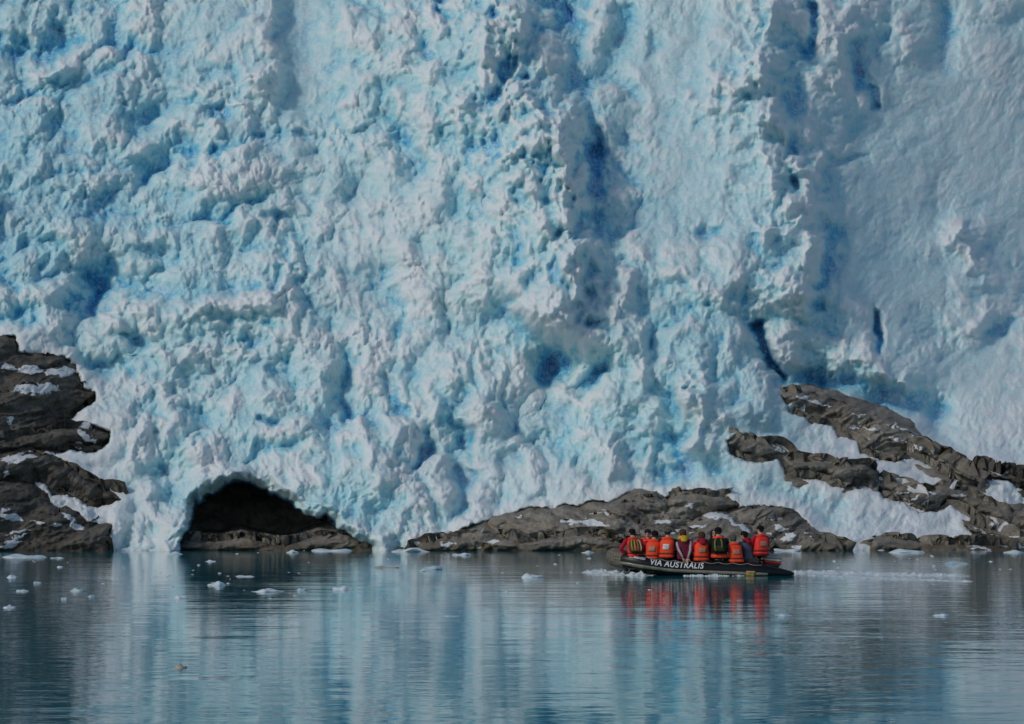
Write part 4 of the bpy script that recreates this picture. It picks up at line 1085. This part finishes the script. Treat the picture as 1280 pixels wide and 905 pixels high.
    HC = {'black': (0.006, 0.006, 0.007), 'brown': (0.07, 0.035, 0.02), 'grey': (0.09, 0.085, 0.075), 'yellow': (0.62, 0.36, 0.03), 'navy': (0.012, 0.012, 0.022), 'red': (0.30, 0.012, 0.03)}
    hm = cloth('hat_' + colr, HC[colr], 0.9, 0.3, 40, 0.01)
    m = MB(); R = []
    if kind == 'beanie':
        for z, r in ((0.005, 0.098), (0.02, 0.103), (0.04, 0.102), (0.055, 0.098), (0.085, 0.088), (0.108, 0.068), (0.122, 0.040), (0.128, 0.012)):
            R.append([H(0.94*r*math.cos(t), r*1.03*math.sin(t) - 0.006, z) for t in np.linspace(0, 2*math.pi, 22, endpoint=False)])
        m.rings(R); m.build('hat', hm, root)
        m = MB()
        for t in np.linspace(200, 340, 10): m.capsule(H(0.076*math.cos(math.radians(t)), 0.08*math.sin(math.radians(t)) - 0.01, 0.02), H(0.066*math.cos(math.radians(t)), 0.07*math.sin(math.radians(t)) - 0.014, -0.055), 0.016, 0.010, 8)
        m.build('hair', cloth('hair_dark', (0.025, 0.017, 0.012), 0.7, 0.4, 60), root)
    elif kind == 'hood':
        for k in range(9):
            a = math.radians(-25 + 25 * k * 0.95); rr = 0.118
            R.append([H(0.98*rr*math.cos(t), -0.02 + (0.13 if k else 0.13)*math.sin(t)*abs(1), 0) for t in (0,)] if False else
                     [H((0.112 - 0.004*k*0)*math.cos(t)*(1 - 0.0*k), 0, 0) for t in (0,)])
        R = []
        for z, w, d, off in ((-0.13, 0.105, 0.085, -0.02), (-0.08, 0.108, 0.105, -0.025), (-0.02, 0.112, 0.118, -0.028), (0.04, 0.110, 0.120, -0.026), (0.09, 0.094, 0.104, -0.02), (0.12, 0.066, 0.076, -0.014), (0.135, 0.03, 0.035, -0.01)):
            ring = []
            for t in np.linspace(math.radians(128), math.radians(412), 22): ring.append(H(w*math.cos(t), d*math.sin(t) + off, z))
            for t in np.linspace(math.radians(412), math.radians(128), 22): ring.append(H(w*0.90*math.cos(t), d*0.90*math.sin(t) + off, z - 0.004))
            R.append(ring)
        m.rings(R); m.build('hood', hm, root)
    elif kind == 'hair':
        for z, r, o_ in ((-0.085, 0.066, -0.035), (-0.05, 0.088, -0.03), (0.0, 0.097, -0.024), (0.04, 0.099, -0.014), (0.08, 0.090, -0.006), (0.108, 0.066, -0.004), (0.122, 0.03, -0.003)):
            f = 0.55 if z < 0.05 else 1.0
            R.append([H(0.95*r*math.cos(t), (r*1.05*math.sin(t)) * (f if math.sin(t) > 0 else 1) + o_, z) for t in np.linspace(0, 2*math.pi, 24, endpoint=False)])
        m.rings(R); m.build('hair', hm, root)
    if mirror_hood:   # hood lying back on the shoulders
        m = MB(); P = []
        for a in np.linspace(math.radians(190), math.radians(350), 13): P.append(tq(0.64) + Vector((0.105*math.cos(a), 0.115*math.sin(a) + 0.0, 0.01 - 0.03*abs(math.cos(a)))))
        m.tube(P, [0.03] + [0.058]*11 + [0.03], 12)
        m.capsule(tq(0.56) + Vector((0, -0.16, 0)), tq(0.62) + Vector((0, -0.13, 0)), 0.06, 0.06, 14, (1.4, 0.8))
        m.build('hood', cloth('hat_' + mirror_hood, HC[mirror_hood], 0.8, 0.2, 20, 0.01), root)
    for (a, b, c) in stripes:
        m = MB(); off = Vector((0, -0.045, 0))
        m.tube([a + off, (a + b)/2 + off, b + off*0.85, (b + c)/2 + off*0.8, c + off*0.6], [0.03, 0.034, 0.034, 0.028, 0.022], 10)
        m.build('sleeve_stripe', cloth('stripe', (0.42, 0.38, 0.38), 0.7), root)
    return root, tq, sc

def backpack(label, pr, body_col, trim_col, strap_cols):
    root, tq, sc = pr
    bp = thing('backpack', label, 'backpack', root.location, root.rotation_euler[:])
    bp.scale = (root.scale[0] * 1.32, root.scale[1] * 1.02, root.scale[2] * 1.06)
    mb = cloth('pack_' + label[:6], body_col, 0.8, 0.35, 18, 0.01); mt = cloth('packtrim_' + label[:6], trim_col, 0.7, 0.4, 25, 0.01)
    m = MB(); R = []
    for z, w, d in ((0.17, 0.09, 0.05), (0.185, 0.125, 0.075), (0.25, 0.138, 0.095), (0.36, 0.136, 0.095), (0.46, 0.118, 0.08), (0.515, 0.085, 0.055), (0.53, 0.05, 0.03)):
        c = tq(z) + Vector((0, -0.235, 0))
        R.append([c + Vector((w*math.copysign(abs(math.cos(t))**0.7, math.cos(t)), d*math.copysign(abs(math.sin(t))**0.7, math.sin(t)), 0)) for t in np.linspace(0, 2*math.pi, 26, endpoint=False)])
    m.rings(R); m.build('pack_body', mb, bp)
    m = MB(); R = []
    for z, w, d in ((0.20, 0.085, 0.02), (0.215, 0.10, 0.035), (0.30, 0.102, 0.038), (0.345, 0.09, 0.03), (0.355, 0.07, 0.01)):
        c = tq(z) + Vector((0, -0.318, 0))
        R.append([c + Vector((w*math.copysign(abs(math.cos(t))**0.7, math.cos(t)), d*math.copysign(abs(math.sin(t))**0.7, math.sin(t)), 0)) for t in np.linspace(0, 2*math.pi, 22, endpoint=False)])
    m.rings(R); m.build('pocket', mt, bp)
    for i, (x, c) in enumerate(strap_cols):
        m = MB(); m.tube([tq(0.53) + Vector((x*0.7, -0.26, 0)), tq(0.48) + Vector((x, -0.322, 0)), tq(0.40) + Vector((x*1.1, -0.342, 0)), tq(0.30) + Vector((x*1.15, -0.362, 0)), tq(0.21) + Vector((x, -0.345, 0))], 0.016, 8)
        m.build('strap', cloth('strap%d_' % i + label[:6], c, 0.7, 0.2, 30), bp)
    m = MB(); m.tube([tq(0.52) + Vector((-0.04, -0.25, 0)), tq(0.555) + Vector((-0.02, -0.26, 0)), tq(0.555) + Vector((0.02, -0.26, 0)), tq(0.52) + Vector((0.04, -0.25, 0))], 0.011, 8); m.build('handle', mt, bp)

def build_people():
    T = -0.84
    p1 = person('person at the bow in a red jacket carrying the tan and brown backpack', 796, T + 0.05, 0.50, 8, (0.30, -0.05), 'red', 'red', ('beanie', 'black'), {-1: (-0.22, 0.10, 0.05), 1: (0.2, 0.3, 0.16)}, None, RED_O, False, 20)
    backpack('yellow-tan and brown striped backpack on the red-jacketed person at the bow', p1, (0.10, 0.045, 0.02), (0.16, 0.09, 0.03), [(-0.075, (0.42, 0.27, 0.06)), (-0.02, (0.45, 0.25, 0.05)), (0.035, (0.36, 0.10, 0.05)), (0.085, (0.45, 0.36, 0.20))])
    person('person in orange vest with red sleeves, left arm braced on the tube near the bow', 816, T, 0.43, -10, (0.14, 0.12), 'red', 'dark', ('beanie', 'black'), {-1: (-0.44, -0.12, 0.03)}, None, ORANGE, REFL, 15)
    person('grey capped person in dark jacket, orange vest with a bright white patch on its back', 835, T, 0.50, -14, (0.02, 0.06), 'black', 'olive', ('beanie', 'grey'), None, 'g', ORANGE, REFL_B, -20)
    person('person in maroon jacket with pale sleeve stripes and a yellow hood', 857, T, 0.50, 4, (0.12, -0.02), 'maroon', 'dark', ('hair', 'brown'), {-1: (-0.05, -0.22, 0.02), 1: (0.06, -0.22, 0.0)}, None, None, False, 10, 1.0, 'yellow', True)
    person('brown haired person in red jacket and orange life vest, right of the yellow hood', 878, T, 0.43, 8, (0.12, 0.06), 'red', 'red', ('hair', 'brown'), None, None, ORANGE, REFL, 0, 1.0, 'red')
    p6 = person('person in black beanie and black jacket with orange collar, carrying the black backpack', 901, T, 0.54, -4, (0.02, -0.04), 'black', 'blue', ('beanie', 'black'), None, 'g', cloth('black', (0.012, 0.012, 0.014)), False, -5, 1.03, hem=ORANGE)
    backpack('black backpack with yellow-green markings on the person in the black beanie', p6, (0.012, 0.013, 0.010), (0.035, 0.04, 0.012), [(-0.07, (0.20, 0.22, 0.05)), (0.05, (0.14, 0.16, 0.05))])
    person('bare headed grey haired person in plain orange life vest beside the dark hooded passenger', 922, T, 0.41, 10, (0.18, -0.08), 'navy', 'olive', ('hair', 'grey'), None, None, ORANGE, REFL, 10, 0.97)
    person('passenger in blue-grey jacket with dark hood, leaning left beside the helmsman', 936, T + 0.42, 0.49, 30, (0.10, -0.12), 'bluegrey', 'dark', ('beanie', 'black'), None, 'g', None, False, 25, 0.98, 'red')
    person('helmsman perched highest at the stern in red jacket and orange-red life vest', 951, T + 0.42, 0.66, 22, (0.06, 0.02), 'red', 'dark', ('beanie', 'black'), None, 'g', RED_O, REFL, 30, 1.0, None, False, True, -0.54)
    person('passenger on the far tube with a dark navy hood up, facing the viewer', 889, -T, 0.50, 175, (0.10, 0.0), 'navy', 'dark', ('hood', 'navy'), None, 'g', None, False, 0, 0.98)
    person('passenger on the far tube in a dark beanie, peering between two people at the bow', 807, -T - 0.05, 0.50, 170, (0.08, 0.0), 'red', 'dark', ('beanie', 'navy'), None, 'g', ORANGE, False, 0, 0.96)

# ------------------------------------------------------------------ light and camera
def build_light():
    w = bpy.data.worlds.new('World'); scene.world = w; w.use_nodes = True
    nt = w.node_tree; bg = nt.nodes['Background']
    S = Vector((-0.68, -0.58, 0.57)).normalized()               # towards the sun: behind the viewer's left shoulder
    el = math.asin(S.z); az = math.atan2(S.x, S.y)
    sky = nt.nodes.new('ShaderNodeTexSky'); sky.sky_type = 'NISHITA'; sky.sun_disc = False; sky.ozone_density = 1.7; sky.dust_density = 0.6
    sky.sun_elevation = el; sky.sun_rotation = az
    nt.links.new(sky.outputs[0], bg.inputs[0]); bg.inputs[1].default_value = 0.15
    ld = bpy.data.lights.new('sun', 'SUN'); ld.energy = 2.0; ld.angle = math.radians(7); ld.color = (1.0, 0.93, 0.83)
    lo = bpy.data.objects.new('sun', ld); COL.objects.link(lo); lo.rotation_euler = (-S).to_track_quat('-Z', 'Y').to_euler(); lo.location = S * 80
    cd = bpy.data.cameras.new('camera'); co = bpy.data.objects.new('camera', cd); COL.objects.link(co)
    co.location = (0, 0, EYE); co.rotation_euler = (math.pi/2 + PITCH, 0, 0)
    cd.sensor_width = 36; cd.lens = 36 * FOC / 1280; cd.clip_start = 0.5; cd.clip_end = 4000
    scene.camera = co
    vs = scene.view_settings; vs.view_transform = 'Standard'; vs.look = 'None'; vs.gamma = 1; vs.use_curve_mapping = False
    vs.exposure = -0.82
    scene.cycles.max_bounces = 6; scene.cycles.diffuse_bounces = 4; scene.cycles.glossy_bounces = 3
    scene.cycles.use_denoising = True

import time as _t
def step(f):
    t = _t.time(); f(); print('STEP', f.__name__, round(_t.time() - t, 1))
for f in (build_light, build_glacier, build_rocks, build_water, build_floes, build_wake, build_boat, build_motor, build_people): step(f)
